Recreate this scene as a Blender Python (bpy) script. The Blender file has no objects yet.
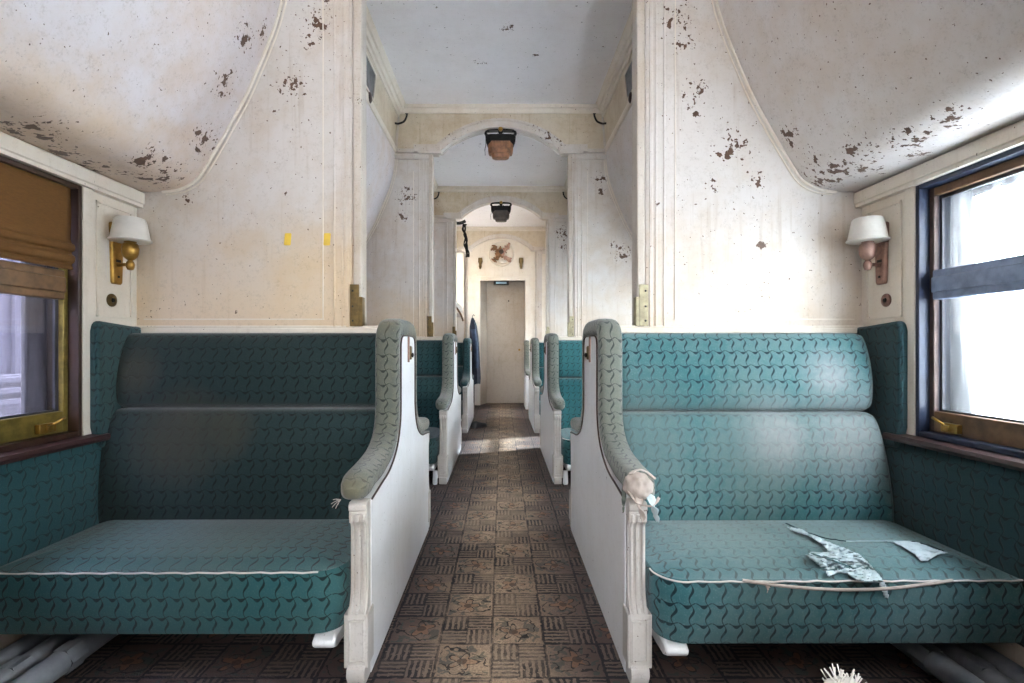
import bpy, bmesh, math, random
from mathutils import Vector, Matrix
from math import sin, cos, pi, radians, sqrt, atan2
random.seed(7)
S = bpy.context.scene
COL = S.collection

# ------------------------------------------------------------------ camera, light, exposure
cam = bpy.data.cameras.new('camera'); camo = bpy.data.objects.new('camera', cam); COL.objects.link(camo)
camo.location = (0.012, 0, 1.0); camo.rotation_euler = (pi/2, 0, 0)
cam.sensor_fit = 'HORIZONTAL'; cam.sensor_width = 36; cam.lens = 18
cam.shift_x = 10/1024; cam.shift_y = 5.5/1024; cam.clip_start = .02
S.camera = camo
S.view_settings.view_transform = 'Standard'; S.view_settings.look = 'None'
S.view_settings.gamma = 1; S.view_settings.use_curve_mapping = False
S.view_settings.exposure = 1.16
S.cycles.use_denoising = True
S.cycles.max_bounces = 10; S.cycles.diffuse_bounces = 6; S.cycles.caustics_reflective = False; S.cycles.caustics_refractive = False
S.cycles.sample_clamp_indirect = 6
W = bpy.data.worlds.new('sky'); S.world = W; W.use_nodes = True
bg = W.node_tree.nodes['Background']; bg.inputs[0].default_value = (.91, .955, 1, 1); bg.inputs[1].default_value = 12.0
PL = [2.19 + 2.21*k for k in range(4)]            # seat-back planes along the car
PM = -.085                                          # the plane just behind the camera
def lamp_area(name, loc, rot, sx, sy, power, color, portal=False):
    l = bpy.data.lights.new(name, 'AREA'); l.shape = 'RECTANGLE'; l.size = sx; l.size_y = sy; l.energy = power; l.color = color
    if portal: l.cycles.is_portal = True
    o = bpy.data.objects.new(name, l); COL.objects.link(o); o.location = loc; o.rotation_euler = rot
    return o
BAYS = [(-1.9, -.45), (.31, 1.875)] + [(PL[k]+.33, PL[k+1]-.315) for k in range(3)]   # window openings
for (a, b) in BAYS:
    for s in (-1, 1):
        lamp_area('daylight_portal', (s*1.72, (a+b)/2, 1.13), (0, s*pi/2, 0), .95, b-a, 1, (1, 1, 1), True)
lamp_area('daylight_portal', (0, -2.42, 1.55), (pi/2, 0, 0), 1.6, 1.5, 1, (1, 1, 1), True)  # portal for the opening added behind the camera
sl = bpy.data.lights.new('sun', 'SUN'); sl.energy = 15; sl.angle = .05; sl.color = (.86, .93, 1)
so = bpy.data.objects.new('sun', sl); COL.objects.link(so)
so.rotation_euler = Vector((-.80, -.30, -.60)).to_track_quat('-Z', 'Y').to_euler()

# ------------------------------------------------------------------ node helpers
class E:
    def __init__(s, t, o): s.t = t; s.o = o
    def _m(s, op, *a):
        n = s.t.nodes.new('ShaderNodeMath'); n.operation = op
        for i, v in enumerate((s,)+a):
            if isinstance(v, E): s.t.links.new(v.o, n.inputs[i])
            else: n.inputs[i].default_value = v
        return E(s.t, n.outputs[0])
    def __add__(s, b): return s._m('ADD', b)
    def __sub__(s, b): return s._m('SUBTRACT', b)
    def __mul__(s, b): return s._m('MULTIPLY', b)
    def __truediv__(s, b): return s._m('DIVIDE', b)
    def sin(s): return s._m('SINE')
    def abs(s): return s._m('ABSOLUTE')
    def fr(s): return s._m('FRACT')
    def fl(s): return s._m('FLOOR')
    def gt(s, b): return s._m('GREATER_THAN', b)
    def lt(s, b): return s._m('LESS_THAN', b)
    def mx(s, b): return s._m('MAXIMUM', b)
    def mn(s, b): return s._m('MINIMUM', b)
    def ss(s, a, b):                                # smooth step
        n = s.t.nodes.new('ShaderNodeMapRange'); n.interpolation_type = 'SMOOTHSTEP'
        s.t.links.new(s.o, n.inputs[0]); n.inputs[1].default_value = a; n.inputs[2].default_value = b
        return E(s.t, n.outputs[0])
class Mat:
    def __init__(s, name, rough=.6, metal=0, spec=.5):
        s.m = bpy.data.materials.new(name); s.m.use_nodes = True; s.t = s.m.node_tree
        s.b = s.t.nodes['Principled BSDF']
        s.b.inputs['Roughness'].default_value = rough; s.b.inputs['Metallic'].default_value = metal
        s.b.inputs['Specular IOR Level'].default_value = spec
    def pos(s):
        g = s.t.nodes.new('ShaderNodeNewGeometry'); return g.outputs['Position']
    def obj(s): return s.t.nodes.new('ShaderNodeTexCoord').outputs['Object']
    def uv(s): return s.t.nodes.new('ShaderNodeTexCoord').outputs['UV']
    def sep(s, v):
        n = s.t.nodes.new('ShaderNodeSeparateXYZ'); s.t.links.new(v, n.inputs[0]); return [E(s.t, n.outputs[i]) for i in range(3)]
    def noise(s, v, scale, detail=3, rough=.55, stretch=None, dist=0):
        if stretch:
            mp = s.t.nodes.new('ShaderNodeMapping'); mp.inputs['Scale'].default_value = stretch
            s.t.links.new(v, mp.inputs[0]); v = mp.outputs[0]
        n = s.t.nodes.new('ShaderNodeTexNoise'); s.t.links.new(v, n.inputs['Vector'])
        n.inputs['Scale'].default_value = scale; n.inputs['Detail'].default_value = detail; n.inputs['Roughness'].default_value = rough
        n.inputs['Distortion'].default_value = dist
        return E(s.t, n.outputs[0])
    def vor(s, v, scale, feature='F1'):
        n = s.t.nodes.new('ShaderNodeTexVoronoi'); n.feature = feature; s.t.links.new(v, n.inputs['Vector']); n.inputs['Scale'].default_value = scale
        return E(s.t, n.outputs['Distance'])
    def mix(s, f, a, b, mode='MIX'):
        n = s.t.nodes.new('ShaderNodeMix'); n.data_type = 'RGBA'; n.blend_type = mode
        if isinstance(f, E): s.t.links.new(f.o, n.inputs[0])
        else: n.inputs[0].default_value = f
        for i, v in ((6, a), (7, b)):
            if isinstance(v, tuple): n.inputs[i].default_value = (*v, 1)
            else: s.t.links.new(v, n.inputs[i])
        return n.outputs[2]
    def col(s, v):
        if isinstance(v, tuple): s.b.inputs['Base Color'].default_value = (*v, 1)
        else: s.t.links.new(v, s.b.inputs['Base Color'])
    def bump(s, h, strength=.3, dist=.01):
        n = s.t.nodes.new('ShaderNodeBump'); n.inputs['Strength'].default_value = strength; n.inputs['Distance'].default_value = dist
        s.t.links.new(h.o, n.inputs['Height']); s.t.links.new(n.outputs[0], s.b.inputs['Normal'])
    def spots(s, v, pts):
        r = None
        for (x, y, z, rad) in pts:
            n = s.t.nodes.new('ShaderNodeVectorMath'); n.operation = 'DISTANCE'
            s.t.links.new(v, n.inputs[0]); n.inputs[1].default_value = (x, y, z)
            d = (E(s.t, n.outputs['Value'])*(-1/rad)+1).mx(0.0)
            r = d if r is None else r.mx(d)
        return r
def hexc(h):
    r = [int(h[i:i+2], 16)/255 for i in (0, 2, 4)]
    return tuple(c/12.92 if c <= .04045 else ((c+.055)/1.055)**2.4 for c in r)

def paint(name, base, stain, stain_amt=.5, chips=(), streak=.3, speck=.0, warm=None, rough=.45, grime=.30):
    """aged gloss paint: blotchy yellowing, run marks, and flaked spots showing brown ground"""
    M = Mat(name, rough); p = M.pos()
    n1 = M.noise(p, 1.6, 4, .6); n2 = M.noise(p, 9, 5, .65); n3 = M.noise(p, 5, 3, .6, (6, 6, .35))
    c = M.mix((n1*.6+n2*.4).ss(.40, .68)*stain_amt, base, stain)
    c = M.mix(n3.ss(.55, .75)*streak, c, tuple(x*.72 for x in stain))
    if warm:                                        # warm-toned band, stronger to the left: (z low, z high, colour, amount)
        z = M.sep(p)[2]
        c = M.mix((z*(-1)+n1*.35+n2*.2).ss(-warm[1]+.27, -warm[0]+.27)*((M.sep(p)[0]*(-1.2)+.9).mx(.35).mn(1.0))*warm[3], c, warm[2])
    gm = M.noise(p, 130, 3, .7); gm2 = M.noise(p, 28, 5, .75)
    c = M.mix((gm*.5+gm2*.5).ss(.50, .66)*grime, c, tuple(x*.45 for x in stain))
    nd = M.noise(p, 24, 4, .6)
    if chips:
        m = M.spots(p, chips)
        ch = (nd + m.ss(0, .9)*.19).gt(.715)
        ch2 = M.noise(p, 75, 2, .5)
        ch = ch.mx((ch2 + m.ss(0, .6)*.09 + speck).gt(.75))
    else:
        ch2 = M.noise(p, 75, 2, .5); ch = (ch2+speck).gt(.75)
    gr = M.noise(p, 60, 3)
    brown = M.mix(gr, hexc('2a1a12'), hexc('6d4c36'))
    c = M.mix(ch, c, brown)
    M.col(c)
    M.bump(n2*.5 + gr*.3 + ch*(-.6), .25, .006)
    return M.m

def fabric(name, base, line, dust, dust_amt=.4, wear=(), wear_col=None, bright=(), bright_col=None, a=.060, fade=0.0):
    M = Mat(name, .85, 0, .25); p = M.pos(); u, v, _ = M.sep(M.uv())
    base, line, dust = (tuple(x*.62 for x in q) for q in (base, line, dust))
    U = u*(1/(a*.785)); V = v*(1/(a*.97))
    du = ((U + (V*(2*pi)).sin()*(-.13)).fr()-.5).abs()
    tv = ((V*(2*pi)+1.2).sin()*.050+.040).mx(.026)
    dv = ((V + (U*(2*pi)).sin()*(.09)).fr()-.5).abs()
    th = ((U*(2*pi)-.1).sin()*.062+.026).mx(.024)
    th = th*(((U-.27).fr()-.5).abs().ss(.02, .06)*.6+.4)
    line_m = (tv-du).ss(-.016, .014).mx((th-dv).ss(-.016, .014))
    n1 = M.noise(p, 3.2, 4, .6); n2 = M.noise(p, 40, 3, .6); weave = M.noise(M.uv(), 500, 2, .5, (1, 4, 1))
    dm = (n1*.7+n2*.3).ss(.38, .66)
    c0 = M.mix(dm*dust_amt, base, dust)
    grit = M.noise(p, 220, 2, .7)
    c0 = M.mix(weave.ss(.3, .7)*.4, c0, tuple(x*.45 for x in base)); c0 = M.mix(grit.ss(.55, .75)*.35, c0, tuple(x*1.5+.02 for x in dust))
    k = line_m*(.97-fade)*(n2.ss(.25, .55)*.35+.65)
    if wear:
        w = (M.spots(p, wear)*1.5*(n2*.7+.65)).mn(1.0)
        k = k*(w*(-.35)+1)
    c = M.mix(k, c0, line)
    if wear: c = M.mix(w*.42, c, tuple(x*.62 for x in wear_col))
    if bright:
        w2 = (M.spots(p, bright).ss(0, 1)*(n2*.8+.6)).mn(1.0)
        c = M.mix(w2*.62, c, bright_col)
    M.col(c)
    M.b.inputs['Sheen Weight'].default_value = .25; M.b.inputs['Sheen Roughness'].default_value = .5
    M.bump(weave*.5+line_m*(-.6)+n2*.4, .35, .003)
    return M.m

def plain(name, c, rough=.5, metal=0, var=.25, scale=18, bump=.15, dark=None):
    M = Mat(name, rough, metal); p = M.obj()
    n = M.noise(p, scale, 4, .6)
    M.col(M.mix(n.ss(.35, .7)*var*2, c, dark or tuple(x*.45 for x in c)))
    M.bump(n, bump, .004)
    return M.m

# ------------------------------------------------------------------ materials
CHL = [(-1.41, 1.56, 1.66, .14), (-1.46, 1.72, 1.66, .10), (-1.46, 1.88, 1.66, .12), (-1.34, 2.03, 1.67, .15), (-1.30, 1.90, 1.70, .12), (-1.20, 2.08, 1.84, .11), (-1.08, 2.02, 2.04, .10), (-1.0, 2.02, 2.22, .10), (-.99, 2.1, 2.3, .07), (-1.43, 1.35, 1.66, .10)]
CHR = [(1.30, 2.06, 1.69, .17), (1.34, 1.93, 1.675, .15), (1.29, 1.83, 1.70, .12), (1.33, 1.66, 1.67, .12), (1.35, 1.5, 1.67, .10), (1.18, 2.08, 1.87, .08), (1.43, 1.75, 1.66, .08), (1.02, 1.7, 2.2, .06)]
CHP = [(-.766, 2.165, 2.37, .12), (-.80, 2.165, 2.30, .07), (-.885, 2.165, 2.11, .10), (-.75, 2.165, 2.5, .08), (-1.32, 2.165, 1.62, .04), (-.95, 2.165, 2.0, .03),
       (.756, 2.165, 2.40, .12), (.775, 2.165, 2.28, .09), (.828, 2.165, 2.08, .10), (.83, 2.165, 2.0, .06), (.985, 2.165, 1.83, .12), (.90, 2.165, 1.69, .06), (1.08, 2.165, 1.71, .07), (1.0, 2.165, 1.90, .06), (1.11, 2.165, 1.43, .035),
       (-.80, 4.37, 2.30, .16), (-.84, 4.37, 2.12, .10), (.85, 4.37, 2.44, .11), (.86, 4.37, 2.33, .07), (1.04, 4.37, 1.80, .14), (.97, 4.37, 1.87, .07), (.80, 6.58, 2.46, .18), (.82, 6.58, 2.28, .12),
       (.42, 4.36, 2.83, .16), (.30, 4.36, 2.90, .12), (-.45, 4.36, 2.83, .14), (-.2, 4.36, 2.93, .07), (.52, 4.36, 2.75, .12)]
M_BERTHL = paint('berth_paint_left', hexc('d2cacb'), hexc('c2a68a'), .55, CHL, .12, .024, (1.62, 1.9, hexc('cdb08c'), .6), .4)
M_BERTHR = paint('berth_paint_right', hexc('cfc9c6'), hexc('bda78f'), .5, CHR, .12, .032, None, .4)
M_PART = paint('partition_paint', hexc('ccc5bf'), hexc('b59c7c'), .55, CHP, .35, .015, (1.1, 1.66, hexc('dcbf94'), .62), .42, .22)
M_WHITE = paint('trim_paint', hexc('ded5c8'), hexc('c2ab8a'), .35, (), .2, .0, None, .45, .14)
M_POSTW = paint('carved_post_paint', hexc('c3beb9'), hexc('a89a88'), .5, (), .3, .0, None, .4, .3)
M_POST = paint('post_paint', hexc('bdb4a9'), hexc('a38b6c'), .5, [(-.6, 2.165, 2.05, .05), (-.6, 2.165, 1.75, .04)], .3, .01)
M_PANEL = paint('end_panel_paint', hexc('e8e8e9'), hexc('d2cdc6'), .35, (), .12, .0, None, .35, .15)
M_CEIL = paint('ceiling_paint', hexc('f2eff0'), hexc('e2dcda'), .4, [(.05, 3.3, 3.06, .08), (-.15, 3.7, 3.06, .08), (.25, 3.6, 3.06, .05), (-.2, 5.2, 3.06, .05)], .08, .0, None, .45, .12)
M_FRIEZE = paint('frieze_paint', hexc('cfc2ad'), hexc('b09874'), .7, (), .3, .01)
M_BRASS = plain('aged_brass', hexc('a8823f'), .35, .85, .35, 25)
M_COPPER = plain('tarnished_copper', hexc('9c7a6e'), .45, .6, .4, 30)
M_OLIVE = plain('olive_brass', hexc('94803f'), .42, .55, .4, 20)
M_HAZE = plain('glare_hazed_rail', hexc('8798b6'), .5, 0, .3, 20)  # window glare painted into the rail's blue-grey colour
M_PBRASS = plain('pale_worn_plate', hexc('b3a888'), .55, .3, .4, 30)
M_DBRASS = plain('dull_brass_plate', hexc('6f5a33'), .5, .6, .4, 30)
M_DARK = plain('blackened_iron', hexc('1d1c1a'), .45, .6, .4, 40)
M_WOODD = plain('dark_wood', hexc('3a2418'), .45, 0, .4, 12)
M_WOODR = plain('reddish_sill_wood', hexc('3d2826'), .35, 0, .3, 14)
M_STILE = plain('dark_brown_stile', hexc('5c4a44'), .5, 0, .4, 16)  # darker brown than the sash rails
M_WOODB = plain('worn_brown_wood', hexc('77583a'), .5, 0, .45, 22)
M_BLUED = plain('dark_blue_jamb', hexc('202b42'), .45, 0, .3, 12)
M_DOOR = paint('door_paint', hexc('b9aea0'), hexc('a08d74'), .5, (), .2, .0)
M_PIPE = plain('silver_pipe_paint', hexc('a5a8ad'), .4, .3, .25, 10)
M_PIPED = plain('grey_pipe_paint', hexc('8d9094'), .45, .3, .35, 10)
M_SHADE = plain('enamel_shade', hexc('dcd8d0'), .4, 0, .15, 14)
M_COTTON = plain('torn_batting', hexc('b9aca2'), .95, 0, .2, 30, .6)
M_TAPE = plain('yellow_tape', hexc('e3bf45'), .6, 0, .15)
M_NAVY = plain('navy_cloth', hexc('2f3644'), .9, 0, .3)
M_BLACK = plain('black_leather', hexc('121013'), .5, 0, .2)
M_LINEN = plain('white_linen', hexc('ddd8d2'), .9, 0, .2)
M_STEELD = plain('dark_grey_frame', hexc('45454b'), .5, .2, .3)

LINE = hexc('0d2326')
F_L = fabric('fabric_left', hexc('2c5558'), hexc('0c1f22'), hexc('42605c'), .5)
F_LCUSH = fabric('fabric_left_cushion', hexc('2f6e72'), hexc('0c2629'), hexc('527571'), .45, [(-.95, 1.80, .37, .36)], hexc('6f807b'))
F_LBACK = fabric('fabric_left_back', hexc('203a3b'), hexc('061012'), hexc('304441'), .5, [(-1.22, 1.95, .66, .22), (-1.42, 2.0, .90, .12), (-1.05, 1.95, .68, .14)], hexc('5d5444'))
F_R = fabric('fabric_right', hexc('47858a'), hexc('143640'), hexc('86a4a3'), .6, [(.55, 2.0, .66, .3), (.95, 2.0, .62, .3)], hexc('8a9693'), [(1.34, 1.96, .66, .30), (1.08, 1.95, .66, .22), (1.3, 2.02, .88, .16)], hexc('999899'))  # right seat paler than left; uneven daylight set into the base colours
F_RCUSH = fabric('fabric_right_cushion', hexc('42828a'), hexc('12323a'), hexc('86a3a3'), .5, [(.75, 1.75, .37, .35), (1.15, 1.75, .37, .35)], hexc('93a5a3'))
F_WALL = fabric('fabric_wall', hexc('255a60'), hexc('0c2a2f'), hexc('33656a'), .35)
F_WALLR = fabric('fabric_wall_right', hexc('234c52'), hexc('0a2024'), hexc('305257'), .35)
F_PAD = fabric('fabric_arm', hexc('858c82'), hexc('3a4442'), hexc('a19f90'), .6, (), None, (), None, .058, .1)
F_PADL = fabric('fabric_arm_left', hexc('70756a'), hexc('272d2b'), hexc('989079'), .6, [(-.45, 1.50, .58, .09), (-.45, 2.0, 1.12, .08), (-.45, 2.3, 1.1, .15)], hexc('8d8160'), (), None, .058, .1)
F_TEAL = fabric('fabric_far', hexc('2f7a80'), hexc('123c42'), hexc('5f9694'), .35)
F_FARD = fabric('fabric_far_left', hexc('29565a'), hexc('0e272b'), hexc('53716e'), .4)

def carpet():
    M = Mat('patterned_carpet', .8, 0, .3); p = M.pos(); x, y, _ = M.sep(p)
    T = .1765
    n0 = M.noise(p, 45, 2, .5)
    X = (x + .022 + (n0-.5)*.012)*(1/T); Y = (y - 1.724 + (n0-.5)*.010)*(1/T)
    fx = X.fr(); fy = Y.fr(); par = ((X.fl()+Y.fl())*.5).fr().gt(.25)       # 1 = basket, 0 = floral
    bx = (fx*2).fl(); by = (fy*2).fl(); dirn = ((bx+by)*.5).fr().gt(.25)
    sx = (fx*2*4.5).fr(); sy = (fy*2*4.5).fr()
    st = (sx.lt(.52)*dirn).mx(sy.lt(.52)*(dirn*(-1)+1))
    brk = M.noise(p, 55, 3, .65).gt(.40)
    st = st*brk
    nb_ = M.noise(p, 30, 2, .5)
    edge = (fx-.5).abs().mx((fy-.5).abs()).gt(.474)*nb_.gt(.37)
    sub = ((fx*2).fr()-.5).abs().mx(((fy*2).fr()-.5).abs()).gt(.47)*par
    rnd = ((X.fl()*12.9898+Y.fl()*78.233).sin()*43758.5).fr()
    px_ = fx-.42-rnd*.16; py_ = fy-.42-rnd*.12
    rr = (px_*px_+py_*py_)._m('SQRT'); th_ = py_._m('ARCTAN2', px_)
    nw = M.noise(p, 20, 2, .5)
    rad = ((th_*5+rnd*6).sin()*.085+.20+(nw-.5)*.25)
    pet = (rr-rad).abs().lt(.020); infl = rr.lt(.09); inp = (rad-rr).gt(0.0)
    stem = (rr-.40-(th_*2+rnd*9).sin()*.10-(nw-.5)*.5).abs().lt(.018)
    nf2 = M.noise(p, 26, 1, .5, None, 1.0); leaf = nf2.gt(.57)
    vd = ((fx-.5).abs().mx((fy-.5).abs())).lt(.44)
    wear = M.noise(p, 2.3, 4, .6); fine = M.noise(p, 160, 3, .6); mott = M.noise(p, 12, 4, .7)
    cen = (x.abs()*(-2.4)+1.0).mx(0.0).mn(1.0)
    tan = M.mix((wear*.6+cen*.6).ss(.35, .95), hexc('4e3e3c'), hexc('b39a80'))
    tan = M.mix(fine.ss(.35, .7)*.55, tan, hexc('4e423b'))
    tan = M.mix(mott.ss(.4, .7)*.35, tan, hexc('4a423e'))
    bask = M.mix(.3, tan, hexc('75685c'))
    flor = M.mix(leaf*(inp*(-1)+1)*vd*.55, tan, hexc('2c3f3e'))
    flor = M.mix(inp*(nw.gt(.48))*.35, flor, hexc('8a5a38'))
    flor = M.mix((infl*.6).mx(pet.mx(stem)*nb_.gt(.38)*.85)*vd, flor, hexc('16181b'))
    worn = (M.noise(p, 7, 4, .7)*.6+wear*.4+cen*.12).ss(.50, .68)*(-.6)+1
    c = M.mix(par, flor, M.mix(st*.9*worn, bask, hexc('15161d')))
    c = M.mix(edge*.85*worn, c, hexc('0d1018')); c = M.mix(sub*.6*worn, c, hexc('191a20'))
    M.col(c); M.bump(fine+st*(-.4), .5, .004)
    return M.m
M_CARPET = carpet()

def glass(name, tint=(.97, .98, 1), dirt=.1, dirt_col=(.7, .72, .75)):
    M = Mat(name, .05); t = M.t; p = M.pos()
    tr = t.nodes.new('ShaderNodeBsdfTransparent'); tr.inputs[0].default_value = (*tint, 1)
    gl = t.nodes.new('ShaderNodeBsdfGlossy'); gl.inputs['Roughness'].default_value = .05
    df = t.nodes.new('ShaderNodeBsdfTranslucent'); df.inputs[0].default_value = (*dirt_col, 1)
    m1 = t.nodes.new('ShaderNodeMixShader'); m1.inputs[0].default_value = .06
    t.links.new(tr.outputs[0], m1.inputs[1]); t.links.new(gl.outputs[0], m1.inputs[2])
    m2 = t.nodes.new('ShaderNodeMixShader'); n = M.noise(p, 3, 4, .6, (3, 9, .7))
    t.links.new((n.ss(.4, .75)*dirt+dirt*.3).o, m2.inputs[0])
    t.links.new(m1.outputs[0], m2.inputs[1]); t.links.new(df.outputs[0], m2.inputs[2])
    t.links.new(m2.outputs[0], t.nodes['Material Output'].inputs[0])
    return M.m
G_L = glass('dusty_glass_left', (.80, .80, .86), .12, (.35, .33, .33)); G_R = glass('dusty_glass_right', (.97, .99, 1), .12)

def blind_mat():
    M = Mat('brown_blind_cloth', .9); p = M.pos()
    n = M.noise(p, 60, 3, .6, (1, 1, 6)); n2 = M.noise(p, 4, 3)
    M.col(M.mix(n.ss(.3, .7)*.5+n2*.2, hexc('7d5527'), hexc('59401f'))); M.bump(n, .3, .002)
    M.b.inputs['Transmission Weight'].default_value = 0
    t = M.t; tl = t.nodes.new('ShaderNodeBsdfTranslucent'); tl.inputs[0].default_value = (*hexc('a0713a'), 1)
    mx = t.nodes.new('ShaderNodeMixShader'); mx.inputs[0].default_value = .25
    t.links.new(M.b.outputs[0], mx.inputs[1]); t.links.new(tl.outputs[0], mx.inputs[2]); t.links.new(mx.outputs[0], t.nodes['Material Output'].inputs[0])
    return M.m
M_BLIND = blind_mat()

# ------------------------------------------------------------------ mesh helpers
def link(name, bm, mat, parent=None, smooth=35, uv=True, bevel=0, loc=None, kind=None):
    bmesh.ops.recalc_face_normals(bm, faces=bm.faces[:])
    me = bpy.data.meshes.new(name)
    if uv and not bm.loops.layers.uv.active:
        L = bm.loops.layers.uv.new('UVMap'); bm.normal_update()
        for f in bm.faces:
            n = f.normal; ax = max(range(3), key=lambda i: abs(n[i]))
            for l in f.loops:
                c = l.vert.co
                l[L].uv = (c.y, c.z) if ax == 0 else ((c.x, c.z) if ax == 1 else (c.x, c.y))
    bm.to_mesh(me); bm.free()
    if mat: me.materials.append(mat)
    if smooth:
        for q in me.polygons: q.use_smooth = True
        me.set_sharp_from_angle(angle=radians(smooth))
    o = bpy.data.objects.new(name, me); COL.objects.link(o)
    if parent: o.parent = parent
    if loc: o.location = loc
    if kind: o['kind'] = kind
    if bevel:
        m = o.modifiers.new('bevel', 'BEVEL'); m.width = bevel; m.segments = 2; m.limit_method = 'ANGLE'; m.angle_limit = radians(40)
    return o
def empty(name, loc, label=None, cat=None, group=None):
    o = bpy.data.objects.new(name, None); o.empty_display_size = .1; COL.objects.link(o); o.location = loc
    return tag(o, label, cat, group)
def tag(o, label=None, cat=None, group=None, kind=None):
    if label: o['label'] = label
    if cat: o['category'] = cat
    if group: o['group'] = group
    if kind: o['kind'] = kind
    return o
def nb(): return bmesh.new()
def box(bm, x0, x1, y0, y1, z0, z1):
    x0, x1 = min(x0, x1), max(x0, x1); y0, y1 = min(y0, y1), max(y0, y1)
    v = [bm.verts.new((x, y, z)) for z in (z0, z1) for y in (y0, y1) for x in (x0, x1)]
    for f in ((0, 1, 3, 2), (4, 6, 7, 5), (0, 4, 5, 1), (2, 3, 7, 6), (0, 2, 6, 4), (1, 5, 7, 3)): bm.faces.new([v[i] for i in f])
    return bm
def prism(bm, pts, a0, a1, axis='y'):
    """polygon extruded along an axis; pts are (x,z) for axis y, (y,z) for axis x, (x,y) for axis z"""
    def P(p, a): return (p[0], a, p[1]) if axis == 'y' else ((a, p[0], p[1]) if axis == 'x' else (p[0], p[1], a))
    A = [bm.verts.new(P(p, a0)) for p in pts]; B = [bm.verts.new(P(p, a1)) for p in pts]
    bm.faces.new(A); bm.faces.new(B[::-1]); n = len(pts)
    for i in range(n): bm.faces.new((A[i], A[(i+1) % n], B[(i+1) % n], B[i]))
    return bm
def catmull(P, n=6):
    P = [Vector(p) for p in P]; out = []
    for i in range(len(P)-1):
        p0, p1, p2, p3 = P[max(i-1, 0)], P[i], P[i+1], P[min(i+2, len(P)-1)]
        for k in range(n):
            t = k/n; out.append(.5*((2*p1)+(p2-p0)*t+(2*p0-5*p1+4*p2-p3)*t*t+(3*p1-3*p2+p3-p0)*t*t*t))
    out.append(P[-1]); return out
def sweep(bm, path, section, up=Vector((0, 0, 1)), scale=None, cap=True, closed=False, uvs=True):
    """section: closed list of (a,b): a along side = up x tangent..., b along local normal"""
    path = [Vector(p) for p in path]; N = len(path); rings = []; L = bm.loops.layers.uv.active or bm.loops.layers.uv.new('UVMap')
    s = 0; S_ = []
    for i in range(N):
        t = (path[min(i+1, N-1)]-path[max(i-1, 0)]) if not closed else (path[(i+1) % N]-path[i-1])
        t.normalize(); side = t.cross(up)
        if side.length < 1e-5: side = Vector((1, 0, 0))
        side.normalize(); nn = side.cross(t)
        k = scale(i/(N-1)) if scale else 1
        rings.append([bm.verts.new(path[i]+side*a*k+nn*b*k) for a, b in section])
        if i: s += (path[i]-path[i-1]).length
        S_.append(s)
    m = len(section); per = [0]
    for j in range(m): a = section[j]; b = section[(j+1) % m]; per.append(per[-1]+math.hypot(a[0]-b[0], a[1]-b[1]))
    rng = range(N if closed else N-1)
    for i in rng:
        i2 = (i+1) % N
        for j in range(m):
            f = bm.faces.new((rings[i][j], rings[i][(j+1) % m], rings[i2][(j+1) % m], rings[i2][j]))
            sv = (S_[i], S_[i], S_[i2] if i2 else S_[i]+.05, S_[i2] if i2 else S_[i]+.05); uvx = (per[j], per[j+1], per[j+1], per[j])
            for q, l in enumerate(f.loops): l[L].uv = (uvx[q], sv[q])
    if cap and not closed:
        for r in (rings[0], rings[-1]):
            f = bm.faces.new(r)
            for q, l in enumerate(f.loops): l[L].uv = (section[q][0], section[q][1])
    return bm
def circ(r, n=10, ry=None): return [(r*cos(2*pi*k/n), (ry or r)*sin(2*pi*k/n)) for k in range(n)]
def tube(bm, path, r, n=8, **k): return sweep(bm, path, circ(r, n), **k)
def lathe(bm, prof, c=(0, 0, 0), n=24, axis='z', ang0=0):
    rings = []
    for r, h in prof:
        ring = []
        for k in range(n):
            a = ang0+2*pi*k/n; q = (r*cos(a), r*sin(a), h) if axis == 'z' else ((h, r*cos(a), r*sin(a)) if axis == 'x' else (r*cos(a), h, r*sin(a)))
            ring.append(bm.verts.new(Vector(c)+Vector(q)))
        rings.append(ring)
    for i in range(len(rings)-1):
        for k in range(n): bm.faces.new((rings[i][k], rings[i][(k+1) % n], rings[i+1][(k+1) % n], rings[i+1][k]))
    for r, p in ((rings[0], prof[0]), (rings[-1], prof[-1])):
        if p[0] > 1e-4: bm.faces.new(r)
    bmesh.ops.remove_doubles(bm, verts=bm.verts[:], dist=1e-6)
    return bm
def rrect(x0, x1, y0, y1, R, n=7, seg=8):
    """rounded rectangle outline; R = radii of the corners (x1y0, x1y1, x0y1, x0y0)"""
    pts = []
    for (cx, cy, a0, r) in ((x1, y0, -pi/2, R[0]), (x1, y1, 0, R[1]), (x0, y1, pi/2, R[2]), (x0, y0, pi, R[3])):
        sx = -1 if cx == x1 else 1; sy = 1 if cy == y0 else -1
        for k in range(n+1):
            a = a0+k/n*pi/2; pts.append((cx+sx*r+r*cos(a), cy+sy*r+r*sin(a)))
    return pts
def pillow(bm, x0, x1, y0, y1, R, prof, plane='xy', n=7):
    """stack of inset rounded-rectangle rings: prof = [(inset, height)]"""
    rings = []
    for e, h in prof:
        pts = rrect(x0+e, x1-e, y0+e, y1-e, [max(r-e, .004) for r in R], n)
        if plane == 'xy': ring = [bm.verts.new((p[0], p[1], h)) for p in pts]
        else: ring = [bm.verts.new((p[0], h, p[1])) for p in pts]
        rings.append(ring)
    m = len(rings[0])
    for i in range(len(rings)-1):
        for k in range(m): bm.faces.new((rings[i][k], rings[i][(k+1) % m], rings[i+1][(k+1) % m], rings[i+1][k]))
    bm.faces.new(rings[0]); bm.faces.new(rings[-1])
    return bm
def noise_disp(bm, amp, scale, seed=0):
    from mathutils import noise
    for v in bm.verts:
        v.co += noise.noise_vector(v.co*scale+Vector((seed, seed*2, 0)))*amp
def copy_tree(o, parent=None):
    c = o.copy(); COL.objects.link(c)
    if parent: c.parent = parent
    for ch in o.children: copy_tree(ch, c)
    return c

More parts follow.
